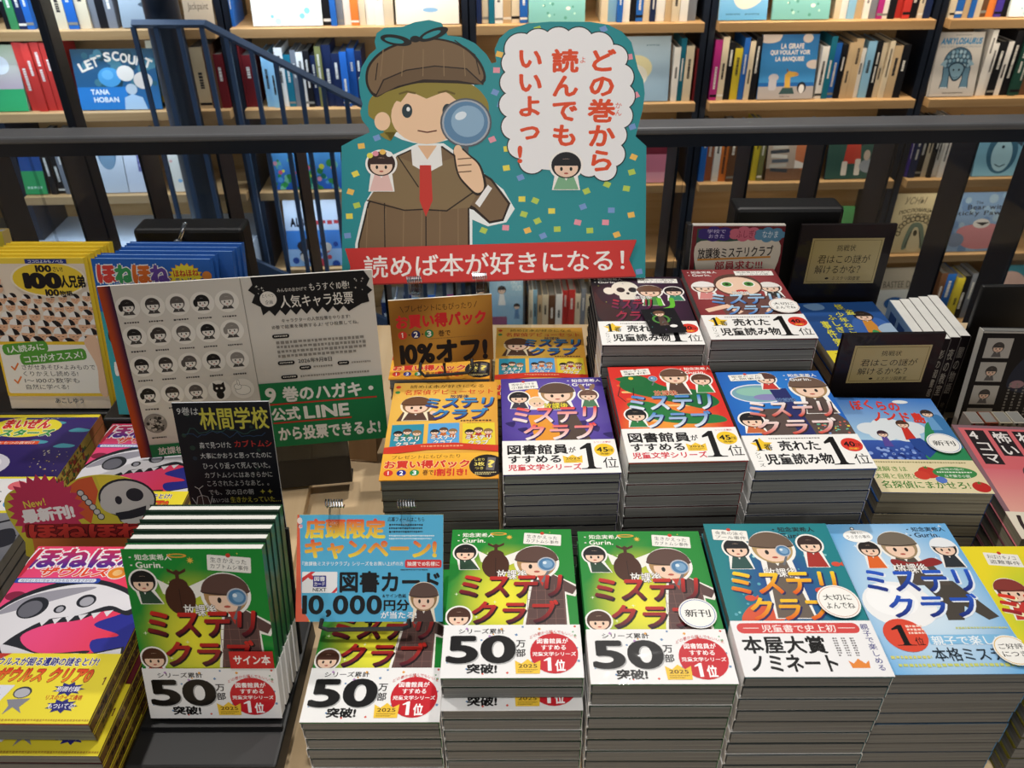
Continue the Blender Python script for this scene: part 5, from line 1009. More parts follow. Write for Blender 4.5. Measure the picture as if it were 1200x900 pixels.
# back row
s13, _, _ = stack('gold box set behind the discount card', 'gold', -.0935, .884, -.589, .4, .1295, .19, .0155, ZR, GOLD, '#d09038', top_label='gold box set lying under the ten percent discount card')
s14, _, _ = stack('shaded gold box set', 'gold', .0405, .912, -.640, -.5, .131, .19, .0155, ZR, GOLD, '#d09038', top_label='shaded gold box set behind the purple book')
s15, _, Tf = stack('black skull cover', 'dark', .176, .880, -.536, .1, W_, L_, T_, ZR, cover_dark(), '#1c181e', band_best(), top_label='black skull-cover book with a small dark card on it')
s16, _, Tg = stack('maroon cover', 'maroon', .3105, .874, -.5245, 1.1, .1315, .194, T_, ZR, cover_maroon(), '#7c3034', band_best(), top_label='maroon cover book with a round sticker in the back row')
sticker(s16[0], Tg, .1315, .194, 86, 86, 15, ['大切に', 'よんでね'], ring='#d8b0a0')
A = Art(140); A.R(0, 0, 100, 140, '#18161a'); A.C(46, 62, 26, '#4f8a3c'); A.C(46, 62, 19, '#18161a'); fig(A, 48, 30, 15, '#6a4a38', '#5a463c', '#6e4e3c', halo=None, body=3.6); A.C(72, 104, 11, '#f0eeea', 8); A.rain(12, 6, 8, 94, 130, ['#7a5a9a', '#5aa09a', '#8a8890'], 2, 4, 's', 3)
m = MB(); m.box(-.0225, .0225, 0, .063, 0, .0006, lin('#18161a')); m.art(A, .045, .063, .0007)
o = tag(obj('picture_card', m, PRINT), 'small black picture card lying on the skull-cover book', 'card'); put(o, .199, .903, -.536+.0021, 6, 0, 0)
s17, _, _ = stack('blue novel cover', 'novel', .516, .968, -.629, 2.4, .126, .19, .0185, ZR, cover_novel(), '#27508e', gloss=False, top_label='blue cat-detective novel with a yellow lower band')
# upright white-topped novels at the right
spn = ['怪談の夜', '怖い話集', '影の図書館', '夜の教室', '闇の物語']
for i in range(5):
    t = thing('hardback_novel', 'upright dark-spined novel with white page tops, %s from the left of the row' % ORD[i+1], 'book', 'upright novels beside the acrylic plaque')
    h, d, wd = .153, .128, .0158; m = MB(); c = lin('#7a9ac0' if i == 0 else '#2a2326')
    m.box(-wd/2, -wd/2+.0006, 0, d, 0, h-.001, c); m.box(wd/2-.0006, wd/2, 0, d, 0, h-.001, lin('#8a8480')); m.box(-wd/2+.0012, wd/2-.0012, 0, .0012, 0, h, lin('#2a2326'))
    A = Art(100*h/wd); A.T(spn[i], 24, 120, 76, 640, '#b8b0a4', .01, vert=True); A.T('物語', 32, 740, 68, 900, '#8a847a', 0, vert=True)
    sb = MB(); sb.art(A, wd, h, 0); b = len(m.c); m.v += [(x, -.0003-zz, y) for x, y, zz in sb.v]; m.c += sb.c; m.f += [tuple(b+k for k in q) for q in sb.f]; m.m += sb.m
    if i == 0:
        for k in range(3): m.box(-wd/2-.0004, -wd/2, .02+k*.034, .044+k*.034, h-.05-.02*k, h-.012, lin('#2f4f86'))
    obj('cover', m, PRINT, t); p = MB(); p.box(-wd/2+.00065, wd/2-.00065, .0014, d-.001, .001, h-.0006); obj('page_block', p, WPAGE, t)
    t.location = (.593+i*.0163, 1.018+.004*i, CZ+ZR+.0005+ (0 if i < 3 else 0)); t.rotation_euler = (0, 0, radians(-2))
# dark manga shown upright in a black stand, small comics below it
t = thing('comic_book', 'black comic with white photo panels standing upright at the right edge', 'book')
A = Art(130); A.R(0, 0, 100, 130, '#1b1a1e'); A.R(0, 0, 100, 2, '#c8c4bc')
for k in range(4): A.R(6, 8+k*29, 34, 32+k*29, '#c4c0b8'); fig(A, 20, 19+k*29, 6, '#4a4644', '#6a6664', halo=None, body=1)
A.R(66, 2, 100, 36, '#8a2420'); A.B([(42, 50), (54, 30), (72, 34), (74, 72), (44, 70)], '#2a3040'); A.C(52, 64, 8, '#a8848a', 5)
for k in range(6): A.dash(44+k*8, 62, 47+k*8, 108, '#8a8680', k, 12)
A.T('あなたはこの謎', 42, 114, 98, 121, '#d8b42c', .03)
m = MB(); m.box(-.064, .064, 0, .166, 0, .0012, lin('#1b1a1e')); m.box(-.064, .064, 0, .166, .0138, .015, lin('#1b1a1e')); m.box(-.064, -.063, 0, .166, .0012, .0138, lin('#d0ccc4')); m.art(A, .128, .166, .0152)
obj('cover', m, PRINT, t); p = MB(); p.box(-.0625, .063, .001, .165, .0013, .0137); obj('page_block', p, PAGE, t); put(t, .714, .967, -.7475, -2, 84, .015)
m = MB(); m.box(-.09, .09, -.004, .004, 0, .222); m.box(-.09, .09, .004, .07, .0, .006); o = tag(obj('black_book_stand', m, BLACK, bevel=.002), 'tall black display board behind the upright black comic', 'display stand'); o.location = (.762, 1.06, CZ+ZR+.0005)
m = MB(); m.box(-.075, .075, 0, .06, 0, .0215); o = tag(obj('comic_riser', m, BLACK, bevel=.002), 'low black riser holding the upright black comic', 'riser'); o.location = (.735, .955, CZ+ZR+.0005)
for i, (c1, c2) in enumerate((('#a89a90', '#b03a34'), ('#8a4a34', '#c83a30'), ('#b8ae94', '#4a463c'), ('#c4beb0', '#3a3834'))):
    t = thing('small_comic', 'small comic standing in a row under the black comic, %s from the left' % ORD[i+1], 'book', 'small comics under the black comic')
    A = Art(170); A.R(0, 0, 100, 170, c1); A.C(22, 14, 12, c2); fig(A, 55, 70, 22, '#4a3a34', c2, halo=None, body=2); A.dash(60, 10, 90, 50, '#2a2624', i, 4)
    m = MB(); m.box(-.0085, .0085, 0, .026, 0, .105, lin(c1)); sb = MB(); sb.art(A, .017, .029*1.0, 0); b = len(m.c); m.v += [(x, -.0003-zz, y+.076) for x, y, zz in sb.v]; m.c += sb.c; m.f += [tuple(b+k for k in q) for q in sb.f]; m.m += sb.m
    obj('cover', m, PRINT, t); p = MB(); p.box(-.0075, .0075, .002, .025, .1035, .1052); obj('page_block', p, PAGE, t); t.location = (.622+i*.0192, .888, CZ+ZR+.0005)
# ================================================================== signs on the right table
def card(name, label, cat, A, W, Hh, th, edge, x, y, z, yaw, tilt, mat=None, drop=0):
    t = thing(name, label, cat); m = MB(); m.box(-W/2, W/2, -drop, Hh, 0, th, lin(edge)); m.art(A, W, Hh, th+.0001); obj('card', m, mat or PRINT, t)
    put(t, x, y, z, yaw, tilt, th); return t
def spring_clip(parent, x, y, z0):      # clear clip on a coil foot, in the card's own frame
    m = MB(); m.box(x-.005, x+.005, y-.012, y+.006, -.004, .006); k_ = obj('clip', m, ACRYL, parent, .001)
    m = MB(); pts = [(x-.009+.018*k/40, y+.010+.004*cos(k*1.05), .001+.004*sin(k*1.05)) for k in range(41)]; m.tube(pts, .0008, n=5); obj('coil', m, CHROME, k_)
tc = card('campaign_card', 'blue gift card campaign sign leaning over the left green stack', 'sign', sign_campaign(), .146, .105, .002, '#e8d84a', -.1425, .550, -.655, -.3, 51.8)
spring_clip(tc, -.036, .106, 0); spring_clip(tc, .036, .106, 0)
m = MB(); pts = [(-.045, .004, .009), (-.047, -.004, .008), (-.04, -.007, .006), (.0, -.0065, .006), (.034, -.006, .006), (.041, -.003, .008), (.04, .004, .009)]; m.tube(pts, .0022, n=6); m.tube([(0, -.0065, .006), (0, -.004, -.004), (0, .02, -.004)], .002, n=6); obj('wire_foot', m, BLACK, tc)
tt = card('discount_card', 'brown gold ten percent discount card on a wire holder', 'sign', sign_ten(), .128, .090, .003, '#efe6d4', -.087, .900, -.575, 7.4, 83.6)
m = MB(); pts = [(-.03, .004, .006), (-.032, -.004, .014), (-.026, -.008, .02), (0, -.0085, .02), (.03, -.008, .02), (.036, -.004, .014), (.035, .004, .006)]; m.tube(pts, .0022, n=6); m.tube([(0, .012, -.003), (0, -.006, -.003), (0, -.0085, .02)], .002, n=6); obj('wire_foot', m, BLACK, tt)
spring_clip(tt, -.03, .105, 0); spring_clip(tt, .05, .104, 0)
def plaque(label, W, Hh, x, y, z, yaw, tilt, f0, f1):
    t = thing('acrylic_plaque', label, 'sign', 'dark plaques with a gold label'); zb = ZR+.0006; d = (z-zb)
    m = MB(); m.box(-W/2, W/2, -d, Hh, 0, .006, lin('#1e191b')); m.art(sign_plaque(W, Hh), W, Hh, .0061); obj('plate', m, GLOSS, t, 0)
    m = MB(); m.box(-W/2, W/2, -d, -d+.003, f0, f1); obj('foot', m, ACRYL, t); put(t, x, y, z, yaw, tilt, .006); return t
plaque('dark plaque with a gold label standing behind the blue cat novel', .144, .114, .510, 1.168, -.617, .5, 90, -.04, -.0005)
plaque('dark plaque with a gold label standing between the blue cat novel and the island novel', .135, .088, .499, .930, -.641, 1.2, 90, .0065, .024)
t = card('club_notice', 'hand-drawn red club notice behind the maroon book', 'sign', sign_club(), .132, .0785, .008, '#d8d2c8', .3255, 1.097, -.554, -.7, 82)
m = MB(); m.box(-.0735, -.0665, -.212, .078, -.012, .006); m.box(-.0665, .0665, -.212, -.002, -.012, -.004); obj('holder', m, BLACK, t, .001)
# the big cut-out sign ------------------------------------------------------------
BW = .429
def bx(x, y): return ((390+x/3.-399)/358.*100, )
def bpt(x, y):        # crop pixel (3x, from 390,0) -> sheet coordinates, 100 wide
    return ((390+x/3.-399)/3.58, (y/3.)/3.3)
BH = 325/3.3
outline = [bpt(*p) for p in [(27, 975), (30, 490), (75, 465), (130, 440), (126, 425), (103, 395), (97, 365), (106, 338), (97, 305), (93, 255), (103, 205), (130, 160), (155, 138), (150, 112), (157, 82), (185, 62), (250, 58), (290, 42), (340, 34), (383, 45), (398, 72), (405, 90), (450, 95), (500, 118), (540, 158), (558, 190), (574, 186), (568, 140), (585, 100), (618, 70), (680, 48), (760, 41), (900, 42), (960, 52), (1010, 77), (1043, 115), (1055, 160), (1067, 210), (1086, 250), (1092, 300), (1085, 360), (1070, 420), (1062, 455), (1100, 490), (1103, 975)]]
def board_art():
    A = Art(BH, False); Q = lambda pts: [bpt(*p) for p in pts]; K = 1/10.75
    A.P(outline, '#2f8f95')
    R = random.Random(8); A.l += 1; cols = ['#e8dc5a', '#f0c060', '#e89aa8', '#7a9cd0', '#b8d05a']
    for x, y in [(100, 490), (155, 460), (78, 592), (60, 658), (82, 708), (55, 748), (48, 820), (718, 68), (946, 68), (585, 158), (575, 215), (570, 295), (590, 340), (560, 466), (612, 500), (660, 605), (610, 570), (665, 684), (712, 690), (672, 740), (720, 765), (770, 728), (685, 800), (790, 795), (530, 800), (608, 790), (880, 712), (892, 655), (862, 770), (980, 725), (1050, 742), (960, 770), (1032, 645), (964, 630), (1050, 585), (1056, 530), (1036, 168), (1060, 306), (1035, 260), (1050, 420), (640, 940), (585, 945), (840, 945), (1010, 940), (1080, 952), (560, 905), (1000, 815), (905, 800), (740, 820), (520, 935)]:
        u, v = bpt(x, y); A.R(u-1.1, v-1, u+1.1, v+1, R.choice(cols), ang=R.uniform(-30, 30), up=False)
    # a plain child in cap and cape holding a lens
    A.P(Q([(70, 975), (75, 850), (110, 700), (215, 520), (300, 480), (390, 480), (430, 510), (520, 580), (600, 650), (640, 720), (610, 770), (545, 785), (490, 760), (490, 975)]), '#eef2f0')
    A.P(Q([(80, 975), (84, 850), (120, 700), (225, 525), (300, 490), (385, 490), (440, 530), (560, 610), (625, 700), (600, 765), (550, 775), (495, 725), (480, 720), (482, 975)]), '#2b2018')
    A.P(Q([(88, 975), (90, 850), (126, 703), (230, 528), (300, 495), (382, 495), (436, 536), (555, 616), (616, 702), (596, 757), (552, 766), (500, 715), (474, 700), (474, 975)]), '#7a6247')
    for k in range(6): A.L(Q([(110+k*66, 975), (120+k*64, 720)]), .25, '#8f7656')
    A.P(Q([(120, 690), (225, 528), (300, 560), (325, 720), (250, 724), (150, 690)]), '#86704f'); A.P(Q([(330, 720), (350, 560), (430, 530), (520, 640), (480, 716), (390, 724)]), '#86704f')
    A.L(Q([(118, 690), (250, 726), (325, 722)]), .5, '#2b2018'); A.L(Q([(330, 724), (400, 728), (520, 640)]), .5, '#2b2018'); A.L(Q([(326, 724), (326, 975)]), .4, '#2b2018'); A.L(Q([(180, 700), (180, 975)]), .35, '#2b2018'); A.L(Q([(230, 530), (300, 640)]), .4, '#2b2018')
    A.P(Q([(275, 500), (300, 488), (380, 488), (385, 560), (330, 590), (280, 560)]), '#f0eeea'); A.P(Q([(298, 488), (366, 488), (332, 540)]), '#e8bb94'); A.P(Q([(305, 560), (345, 560), (350, 690), (326, 750), (304, 690)]), '#c83a30')
    A.C(*bpt(325, 330), 17.4, '#eef2f0', 15.4); A.B(Q([(125, 370), (150, 300), (300, 250), (470, 260), (540, 320), (545, 380), (520, 360), (480, 440), (180, 440), (205, 470), (150, 400)]), '#8f8038')
    A.C(*bpt(330, 380), 11.6, '#f0c9a4', 10.4); A.P(Q([(205, 320), (260, 250), (420, 250), (470, 330), (430, 320), (400, 290), (330, 318), (270, 290), (240, 330)]), '#8f8038')
    A.C(*bpt(175, 400), 2.6, '#f0c9a4', 3.4); A.C(*bpt(262, 362), 1.7, '#2b3a40', 2.6); A.C(*bpt(404, 362), 1.7, '#2b3a40', 2.6); A.C(*bpt(266, 356), .6, '#f0f0ee', .8); A.C(*bpt(408, 356), .6, '#f0f0ee', .8)
    A.L(Q([(236, 300), (262, 292), (290, 298)]), .7, '#6a5a28'); A.L(Q([(372, 296), (400, 290), (428, 300)]), .7, '#6a5a28'); A.L(Q([(300, 434), (332, 440), (364, 434)]), .5, '#6a3a2c')
    # cap
    A.B(Q([(118, 260), (130, 190), (200, 130), (330, 98), (450, 122), (522, 190), (530, 262), (420, 262), (300, 262), (200, 290), (150, 312)]), '#2b2018'); A.B(Q([(126, 258), (138, 194), (205, 137), (330, 105), (445, 128), (514, 194), (522, 254), (420, 250), (300, 250), (205, 276), (152, 300)]), '#7a6247')
    A.P(Q([(152, 312), (180, 250), (260, 215), (360, 200), (470, 210), (528, 268), (440, 252), (320, 248), (230, 272)]), '#6a543c'); A.L(Q([(152, 310), (180, 250), (260, 215), (360, 200), (470, 210), (528, 266)]), .45, '#2b2018'); A.L(Q([(430, 108), (500, 160), (516, 230)]), .35, '#2b2018'); A.L(Q([(160, 190), (152, 250)]), .35, '#2b2018')
    for k in range(5): A.L(Q([(180+k*70, 140), (170+k*74, 236)]), .25, '#8f7656')
    for a, b, an in ((205, 103, 12), (335, 82, -24)): A.C(*bpt(a+20, b+4), 5.2, '#20201e', 1.9, ang=an); A.C(*bpt(a+14, b+5), 3.2, '#2f8f95', .9, ang=an)
    A.C(*bpt(292, 103), 1.7, '#20201e', 1.2)
    # lens and hand
    A.L(Q([(468, 480), (464, 612)]), 1.8, '#5a5e62'); A.C(*bpt(468, 405), 8.4, '#5a5e66', 9); A.C(*bpt(468, 405), 7.8, '#aab0b8', 8.4); A.C(*bpt(468, 405), 7.2, '#5f86a8', 7.8); A.C(*bpt(474, 400), 5.4, '#8fb0ca', 5.8); A.C(*bpt(450, 380), 2, '#dfeaf2', 1.4, ang=-30)
    A.B(Q([(424, 500), (450, 494), (480, 520), (520, 560), (540, 640), (510, 672), (470, 640), (436, 590)]), '#2b2018'); A.B(Q([(430, 506), (450, 501), (478, 526), (514, 564), (531, 638), (508, 662), (474, 634), (442, 588)]), '#f0c9a4')
    for y in (538, 562, 586): A.L(Q([(440, y), (486, y-4)]), .4, '#6a4a34')
    A.C(*bpt(440, 508), 1.4, '#f0c9a4', 2.2); A.P(Q([(500, 700), (545, 632), (560, 645), (516, 715)]), '#f2f0ec')
    # speech bubble
    A.l += 1
    for k, (x, y, r) in enumerate([(660, 140, 62), (720, 118, 55), (790, 112, 55), (860, 112, 55), (930, 130, 55), (985, 170, 50), (1005, 240, 52), (1010, 310, 52), (1005, 380, 50), (985, 450, 50), (980, 520, 50), (955, 575, 46), (900, 560, 46), (700, 545, 50), (660, 490, 50), (640, 420, 52), (632, 340, 52), (635, 260, 52), (640, 190, 52)]):
        u, v = bpt(x, y); A.C(u, v, r*K*.985, '#26302f', r*K*1.07, up=False)
    A.l += 1
    for x, y, r in [(660, 140, 62), (720, 118, 55), (790, 112, 55), (860, 112, 55), (930, 130, 55), (985, 170, 50), (1005, 240, 52), (1010, 310, 52), (1005, 380, 50), (985, 450, 50), (980, 520, 50), (955, 575, 46), (900, 560, 46), (700, 545, 50), (660, 490, 50), (640, 420, 52), (632, 340, 52), (635, 260, 52), (640, 190, 52)]:
        u, v = bpt(x, y); A.C(u, v, (r-4)*K*.985, '#f0eeee', (r-4)*K*1.07, up=False)
    A.P(Q([(640, 140), (960, 130), (1010, 300), (980, 540), (880, 590), (690, 570), (640, 480), (620, 300)]), '#f0eeee')
    def col(txt, x0, y0, x1, y1, c='#e0502c', b=.035): A.T(txt, *bpt(x0, y0), *bpt(x1, y1), c, b, vert=True)
    col('どの巻から', 896, 142, 988, 580); col('読んでも', 770, 142, 858, 488); col('いいよっ!', 652, 146, 730, 550); col('かん', 990, 332, 1012, 380, b=.0); A.T('よ', *bpt(866, 168), *bpt(884, 190), '#e0502c', 0)
    fig(A, *bpt(820, 560), 4.6, '#1d1c20', '#7fb08a', body=1.0); fig(A, *bpt(170, 555), 4.3, '#3a2724', '#e8c0b8', body=1.4)
    for k, (x, y) in enumerate(((130, 525), (150, 518), (175, 512), (198, 520))): A.C(*bpt(x, y), 1, ['#e8dc5a', '#e89aa8', '#f0c060', '#f0f0ee'][k], up=(k == 0))
    return A
# place the sheet on its real plane: bottom edge on the clips, leaning back 30 degrees
bz, by, bt = -.534, 1.060, 60.1
def board_fit():
    """height of the sheet so that its top meets the sight line of the photographed top edge"""
    r = ray(578, 12); a = radians(bt); up = Vector((0, cos(a), sin(a))); n = Vector((0, -sin(a), cos(a))); p0 = Vector((-.026, by, bz)); s = p0.dot(n)/r.dot(n)
    return (r*s - p0).dot(up)
BHm = board_fit()
t = thing('promotional_board', 'large teal cut-out sign with a child in a brown cap and a speech bubble', 'sign'); ba = board_art()
m = MB(); m.prism([((u-50)*BW/100, BHm-v*BHm/(325/3.3)+0) for u, v in outline], -.005, 0, lin('#dfe2e0'), side=lin('#e6e4de'))
m.art(ba, BW, BHm, .0002); obj('board', m, PRINT, t)
A = Art(7/BW, False); ang = -1.7
for c, d in (('#8a2a28', .4), ('#cc3a36', 0)): A.P([(1.2+d, 3.2+d), (97, .2+d), (94.6, 6.5+d), (97, 12+d), (1.2+d, 15+d), (3, 9.2+d)], c)  # darker offset copy paints the shadow under the ribbon
A.T('読めば本が好きになる！', 7.5, 4.4, 93, 11.6, '#f2ece8', .014, ang=-1.75)
rb = MB(); rb.art(A, BW, .07, .004); o = obj('ribbon', rb, PRINT, t)
ru, rv = bpt(45, 849-25); o.location = (0, BHm-(281/3.3)*(BHm/(325/3.3))-.07+.004, 0)
put(t, -.026, by, bz, -.8, bt, 0)
# clear acrylic stand that carries it
t = thing('acrylic_sign_stand', 'clear acrylic stand with clips under the big teal sign', 'sign stand')
m = MB(); m.box(-.115, .06, 0, .004, ZR+CZ+.001, -.478+CZ); obj('upright_panel', m, ACRYL, t); m = MB(); m.box(-.115, .06, .0045, .10, ZR+CZ+.001, ZR+CZ+.005); obj('base_plate', m, ACRYL, t)
for x in (-.105, -.012):
    m = MB(); m.box(x-.008, x+.008, -.072, -.0005, bz+CZ-.014, bz+CZ-.010); m.box(x-.008, x+.008, -.078, -.072, bz+CZ-.014, bz+CZ+.008); obj('clip', m, ACRYL, t, .001)
t.location = (-.03, 1.112, 0)
# black display boxes at the back of the tables
def black_box(label, x0, x1, y, zt, zb, peg=None):
    t = thing('display_box', label, 'display box', 'black display boxes at the table backs'); m = MB(); m.box(x0, x1, 0, .05, zb+CZ, zt+CZ); obj('panel', m, BLACK, t, .006); m = MB(); m.box(x0+.01, x1-.01, .0505, .09, zb+CZ, zb+CZ+.05); obj('back_foot', m, BLACK, t)
    if peg:
        m = MB(); m.tube([(peg, -.001, zt+CZ-.018), (peg, -.02, zt+CZ-.018)], .008, n=12); m.tube([(peg, -.015, zt+CZ-.018), (peg+.018, -.012, zt+CZ+.016)], .0035, n=8); obj('peg', m, CHROME, t, smooth=True)
    t.location = (0, y, 0)
black_box('black display box with a metal peg behind the blue upright comics', -.605, -.43, 1.235, -.535, ZL+.001, -.53)
black_box('black display box behind the red club notice', .352, .522, 1.225, -.50, ZR+.001)
# kraft stand left of the gold sets
t = thing('card_easel', 'small brown card easel on the table behind the chalk sign', 'easel'); m = MB(); m.box(-.0205, .0205, 0, .10, 0, .004); obj('front_board', m, KRAFT, t); m = MB(); m.prism([(0, .012), (.04, .022), (0, .08)], -.001, .001, (0, 0, 0)); m.v = [(zz+.019, y, -x) for x, y, zz in m.v]; obj('side_wing', m, KRAFT, t)
p = at_z(402, 553, ZR); put(t, p.x+.026, p.y+.022, ZR+.003, -8, 78, .004)

# ================================================================== left table
# signed green books standing on a black tray
ms = book_meshes('greenup', W_, L_, .0106, G9, '#1f6a38', BF, True, pages=WPAGE)
SG = ['front', 'second', 'third', 'fourth', 'rear']
for i in range(5):
    lab = 'signed green beetle-cover book with a red sticker at the front of the upright row' if i == 0 else 'green book in the upright row on the black tray, %s from the front' % ORD[i+1]
    o = book(ms, lab, 'upright green books on the black tray', i == 0, i == 0)
    put(o, -.289+.001*i, .490+.0128*i, -.7215, -.2, 76, .0106)
    if i == 0:
        A = Art(144.6); A.R(67, 83.5, 99.5, 98.5, '#c8302c'); A.T('サイン本', 70, 87, 97, 95, '#f6ece6', .03); m = MB(); m.art(A, W_, L_, .0106+.0032); obj('signed_sticker', m, PRINT, o)
t = thing('book_tray', 'black tray holding the upright signed green books', 'display stand')
m = MB(); m.box(-.0745, .068, -.045, .13, ZL+CZ+.0006, -.7262+CZ); obj('base', m, BLACK, t, .003); m = MB(); m.box(-.066, .066, .0, .004, 0, .15); o = obj('back_rest', m, BLACK, t, .001); o.rotation_euler = (radians(-14), 0, 0); o.location = (0, .082, -.7260+CZ)
m = MB(); m.box(-.07, .066, -.0075, -.0045, -.7260+CZ, -.7260+CZ+.006); obj('front_lip', m, BLACK, t); t.location = (-.289, .4855, 0)
o = card('chalk_sign', 'black chalk-style sign with yellow and white handwriting behind the upright green books', 'sign', sign_chalk(), .100, .19, .002, '#c8ccd0', -.301, .668, -.682, 1.2, 80)
m = MB(); m.box(-.03, .03, -.067, .02, -.004, -.0005); m.box(-.03, .03, -.067, -.064, -.03, -.004); obj('holder', m, ACRYL, o)
# poster
o = card('vote_poster', 'wide white and green character vote poster with a grid of round portraits', 'sign', sign_poster(), .3195, .235, .003, '#ece8e2', -.3245, .8625, -.6825, 7.6, 82.2)
m = MB(); m.box(-.02, .105, -.068, .03, -.008, -.001); m.box(-.02, .105, -.068, -.063, -.03, -.008); obj('holder', m, BLACK, o, .001); m = MB(); m.box(-.02, .105, -.024, -.001, .0, .0018); obj('clear_strip', m, ACRYL, o)
# flat comics
SP = Art(6); SP.R(0, 0, 100, 6, '#4a3220'); SP.rain(150, 0, 0, 100, 6, ['#7a5a30', '#2f1e14', '#9a7a3a', '#6a4426'], .4, 1.1, 'c', 3); SP.R(0, 0, 100, .7, '#e0cc38'); SP.R(0, 5.5, 100, 6, '#e0cc38'); SP.dash(84, 1.6, 94, 4.4, '#1f1612', 2, 1)
CB, BB = cover_bone(), band_bone()
b1, mb1, Tb1 = stack('front bone-skull comic', 'bone', -.4455, .436, -.649, -.7, .148, .215, .0131, ZL, CB, '#c8283c', BB, obicol='#f2e03a', obiv=93, spine=SP, obiside='#6a5028', shift=(2, .004, -.012), top_label='pink fossil-skull comic with a yellow band at the front left')
b2, _, _ = stack('rear bone-skull comic', 'bonerear', -.478, .706, -.684, -.5, .152, .215, .0131, ZL, CB, '#c8283c', BB, obicol='#f2e03a', obiv=93, spine=SP, obiside='#6a5028', top_label='pink fossil-skull comic partly hidden behind the round-topped newest sign')
SP2 = Art(5.9); SP2.R(0, 0, 100, 5.9, '#e8d060'); SP2.rain(60, 30, 0, 100, 5.9, ['#c83a34', '#3a3a7a', '#8a5a2c', '#3a7a3c'], .8, 1.6, 'q', 3); SP2.R(0, 0, 20, 5.9, '#d8885a')
stack('violet night-sky comic', 'night', -.674, .770, -.712, 0, .148, .21, .0125, ZL, cover_night(), '#e8d43a', spine=SP2, top_label='violet night-sky comic with a yellow oval at the left edge')
stack('grey green comic', 'grey', -.668, .548, -.704, 0, .152, .215, .0125, ZL, cover_grey(), '#6a6c70', top_label='grey and green comic at the left edge below the violet comic')
# the round-topped newest-issue sign
t = thing('shelf_talker', 'round-topped red and yellow newest issue sign between the pink comics', 'sign')
pn = lambda x, y: ((x-75)/150.*.0+ (x/5-30)/1.45, (y-430)/5/1.45)     # 5x crop from (0,480) -> sheet units
out = [pn(*p) for p in [(205, 900), (150, 800), (95, 680), (78, 600), (95, 545), (140, 510), (210, 492), (290, 497), (350, 515), (400, 500), (430, 470), (490, 443), (580, 432), (680, 440), (760, 470), (810, 520), (840, 600), (870, 900)]]
NW = .145*1.0
A = Art(66, False); A.B(out, '#c8b83c', 3); A.P([pn(*p) for p in [(420, 490), (470, 455), (540, 440), (560, 520), (500, 700), (430, 640)]], '#cc5a34'); A.P([pn(*p) for p in [(560, 440), (640, 437), (700, 450), (690, 560), (600, 640)]], '#d8c43c'); A.P([pn(*p) for p in [(700, 448), (770, 480), (830, 580), (850, 700), (700, 700)]], '#cc5a34')
A.star(*pn(285, 620), 27, 22.5, 26, '#c0385a'); A.T('New!', *pn(176, 565), *pn(285, 605), '#e0d24a', .01, ang=-10); A.T('最新刊!', *pn(160, 610), *pn(420, 680), '#f0e8e8', .06, ang=-7)
# plain fossil on the sign
A.C(*pn(700, 560), 20, '#2a2a30', 15); A.C(*pn(700, 562), 18.6, '#c0bdb8', 13.6); A.C(*pn(640, 590), 11, '#c0bdb8', 8); A.C(*pn(740, 540), 6, '#2a2a30', 5); A.C(*pn(655, 570), 2.4, '#2a2a30', 3.2); A.P([pn(*p) for p in [(630, 640), (700, 628), (790, 600), (780, 660), (700, 690), (650, 690)]], '#2a2a30'); A.P([pn(*p) for p in [(650, 680), (710, 672), (770, 655), (750, 695), (680, 710)]], '#c0bdb8')
for k in range(6): A.C(*pn(470+k*17, 530+k*26), 2.6, '#2a2a30'); A.C(*pn(470+k*17, 530+k*26), 2.0, '#c0bdb8')
A.R(*pn(160, 700), *pn(860, 780), '#8a2024', 2); A.T('ほねほね', *pn(185, 704), *pn(770, 775), '#c83a34', .05, out='#5a1418', ow=.05); A.R(*pn(190, 780), *pn(860, 900), '#c8703a')
tw = .001*1.45*1.0; k_ = .00164
m = MB(); o2 = []
AA = Art(66); N = len(out); sm = []
for i in range(N):
    p0, p1, p2, p3 = (out[(i+k) % N] for k in (-1, 0, 1, 2))
    for j in range(3):
        tt_ = j/3; sm.append(tuple(.5*(2*p1[a]+(p2[a]-p0[a])*tt_+(2*p0[a]-5*p1[a]+4*p2[a]-p3[a])*tt_**2+(3*p1[a]-p0[a]-3*p2[a]+p3[a])*tt_**3) for a in (0, 1)))
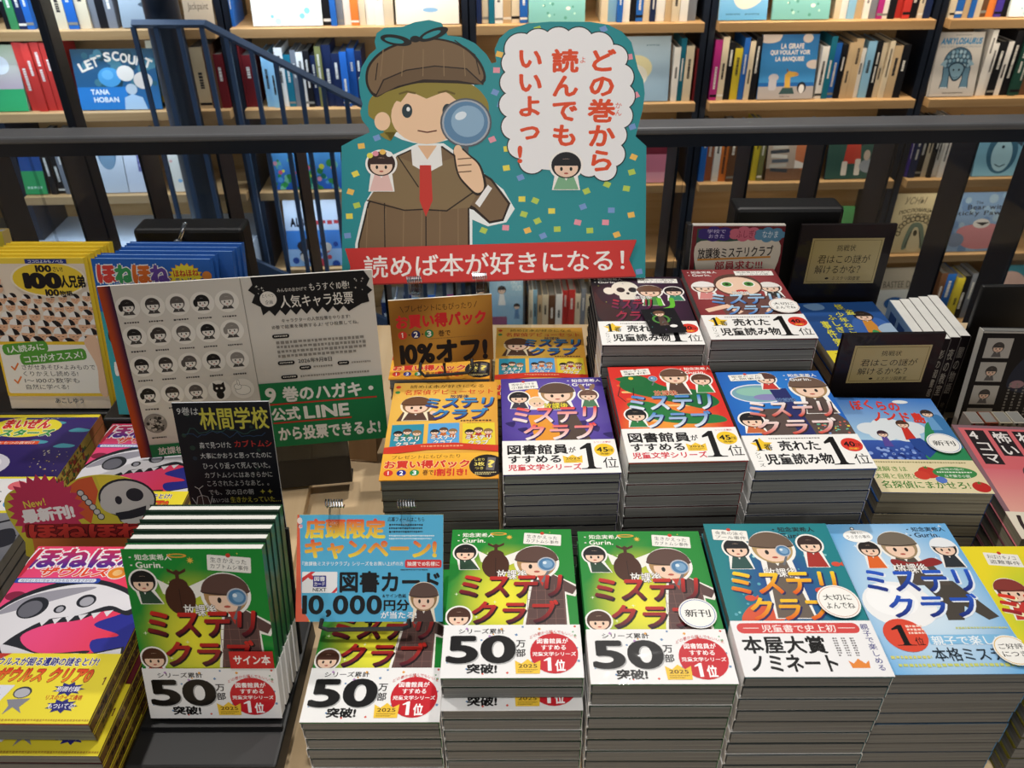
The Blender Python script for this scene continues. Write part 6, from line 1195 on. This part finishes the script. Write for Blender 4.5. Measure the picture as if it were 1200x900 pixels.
m.prism([(u*k_, (65-v)*k_) for u, v in sm], 0, .0012, lin('#c8b83c')); s_ = MB(); s_.art(A, 100*k_, 65*k_, .0014); b = len(m.c); m.v += [(x+50*k_, y, z) for x, y, z in s_.v]; m.c += s_.c; m.f += [tuple(b+i for i in q) for q in s_.f]; m.m += s_.m
obj('card', m, PRINT, t); p = at_y(30, 638, .69); put(t, p.x+.0, .684, p.z-.02, 0, 72, .0012)
m = MB(); m.box(.03, .11, -.045, .012, -.003, -.0005); obj('clear_foot', m, ACRYL, t)
# upright comics at the back left, on a low riser
m = MB(); m.box(-.566, -.385, .9235, 1.10, ZL+CZ+.0006, -.6795+CZ); o = tag(obj('display_riser', m, BLACK, bevel=.003), 'black riser under the upright blue comics', 'riser')
m = MB(); m.box(-.96, -.587, .984, 1.20, ZL+CZ+.0006, -.714+CZ); o = tag(obj('display_riser', m, BLACK, bevel=.003), 'low black riser under the yellow-topped upright comics', 'riser')
mh = book_meshes('hundred', .147, .2235, .0112, cover_hundred(), '#eecf3e', None, True, pages=plain('yellow_page_edges', '#e6cf48', .6, 0, .06, 80), shade=0)
for i in range(5):
    o = book(mh, 'beige crowd-cover comic with a big yellow oval, front of the row' if i == 0 else 'yellow-topped comic in the upright row, %s behind the crowd-cover comic' % ORD[i], 'upright crowd-cover comics', i == 0)
    put(o, -.662+.004*i, .993+.0122*i, -.7105, -.5, 77, .0112)
ml = book_meshes('boneland', .1545, .218, .0108, cover_boneland(), '#2f66b8', None, True, pages=plain('pale_blue_page_edges', '#86aad6', .5, 0, .08, 60), shade=0)
for i in range(5):
    o = book(ml, 'blue upright comic with multicoloured letters and a yellow burst, front of the row' if i == 0 else 'blue comic in the upright row, %s behind the one with the yellow burst' % ORD[i], 'upright blue comics', i == 0)
    put(o, -.466+(.003*i if i < 2 else .016+.003*i), .927+.0118*i, -.6755, -1.5, 77, .0108)
A = Art(141); A.G(0, 0, 100, 141, '#8a6a44', '#b89468'); fig(A, 60, 40, 20, '#5a3c2c', '#a87a5a', halo=None); A.R(80, 0, 100, 141, '#c8b83c')
mm = book_meshes('browncomic', .148, .21, .02, A, '#c8b070', None, True)
o = book(mm, 'brown upright comic at the back left corner behind the yellow row', 'upright comics at the back left'); put(o, -.835, 1.12, -.7095, 0, 80, .02)
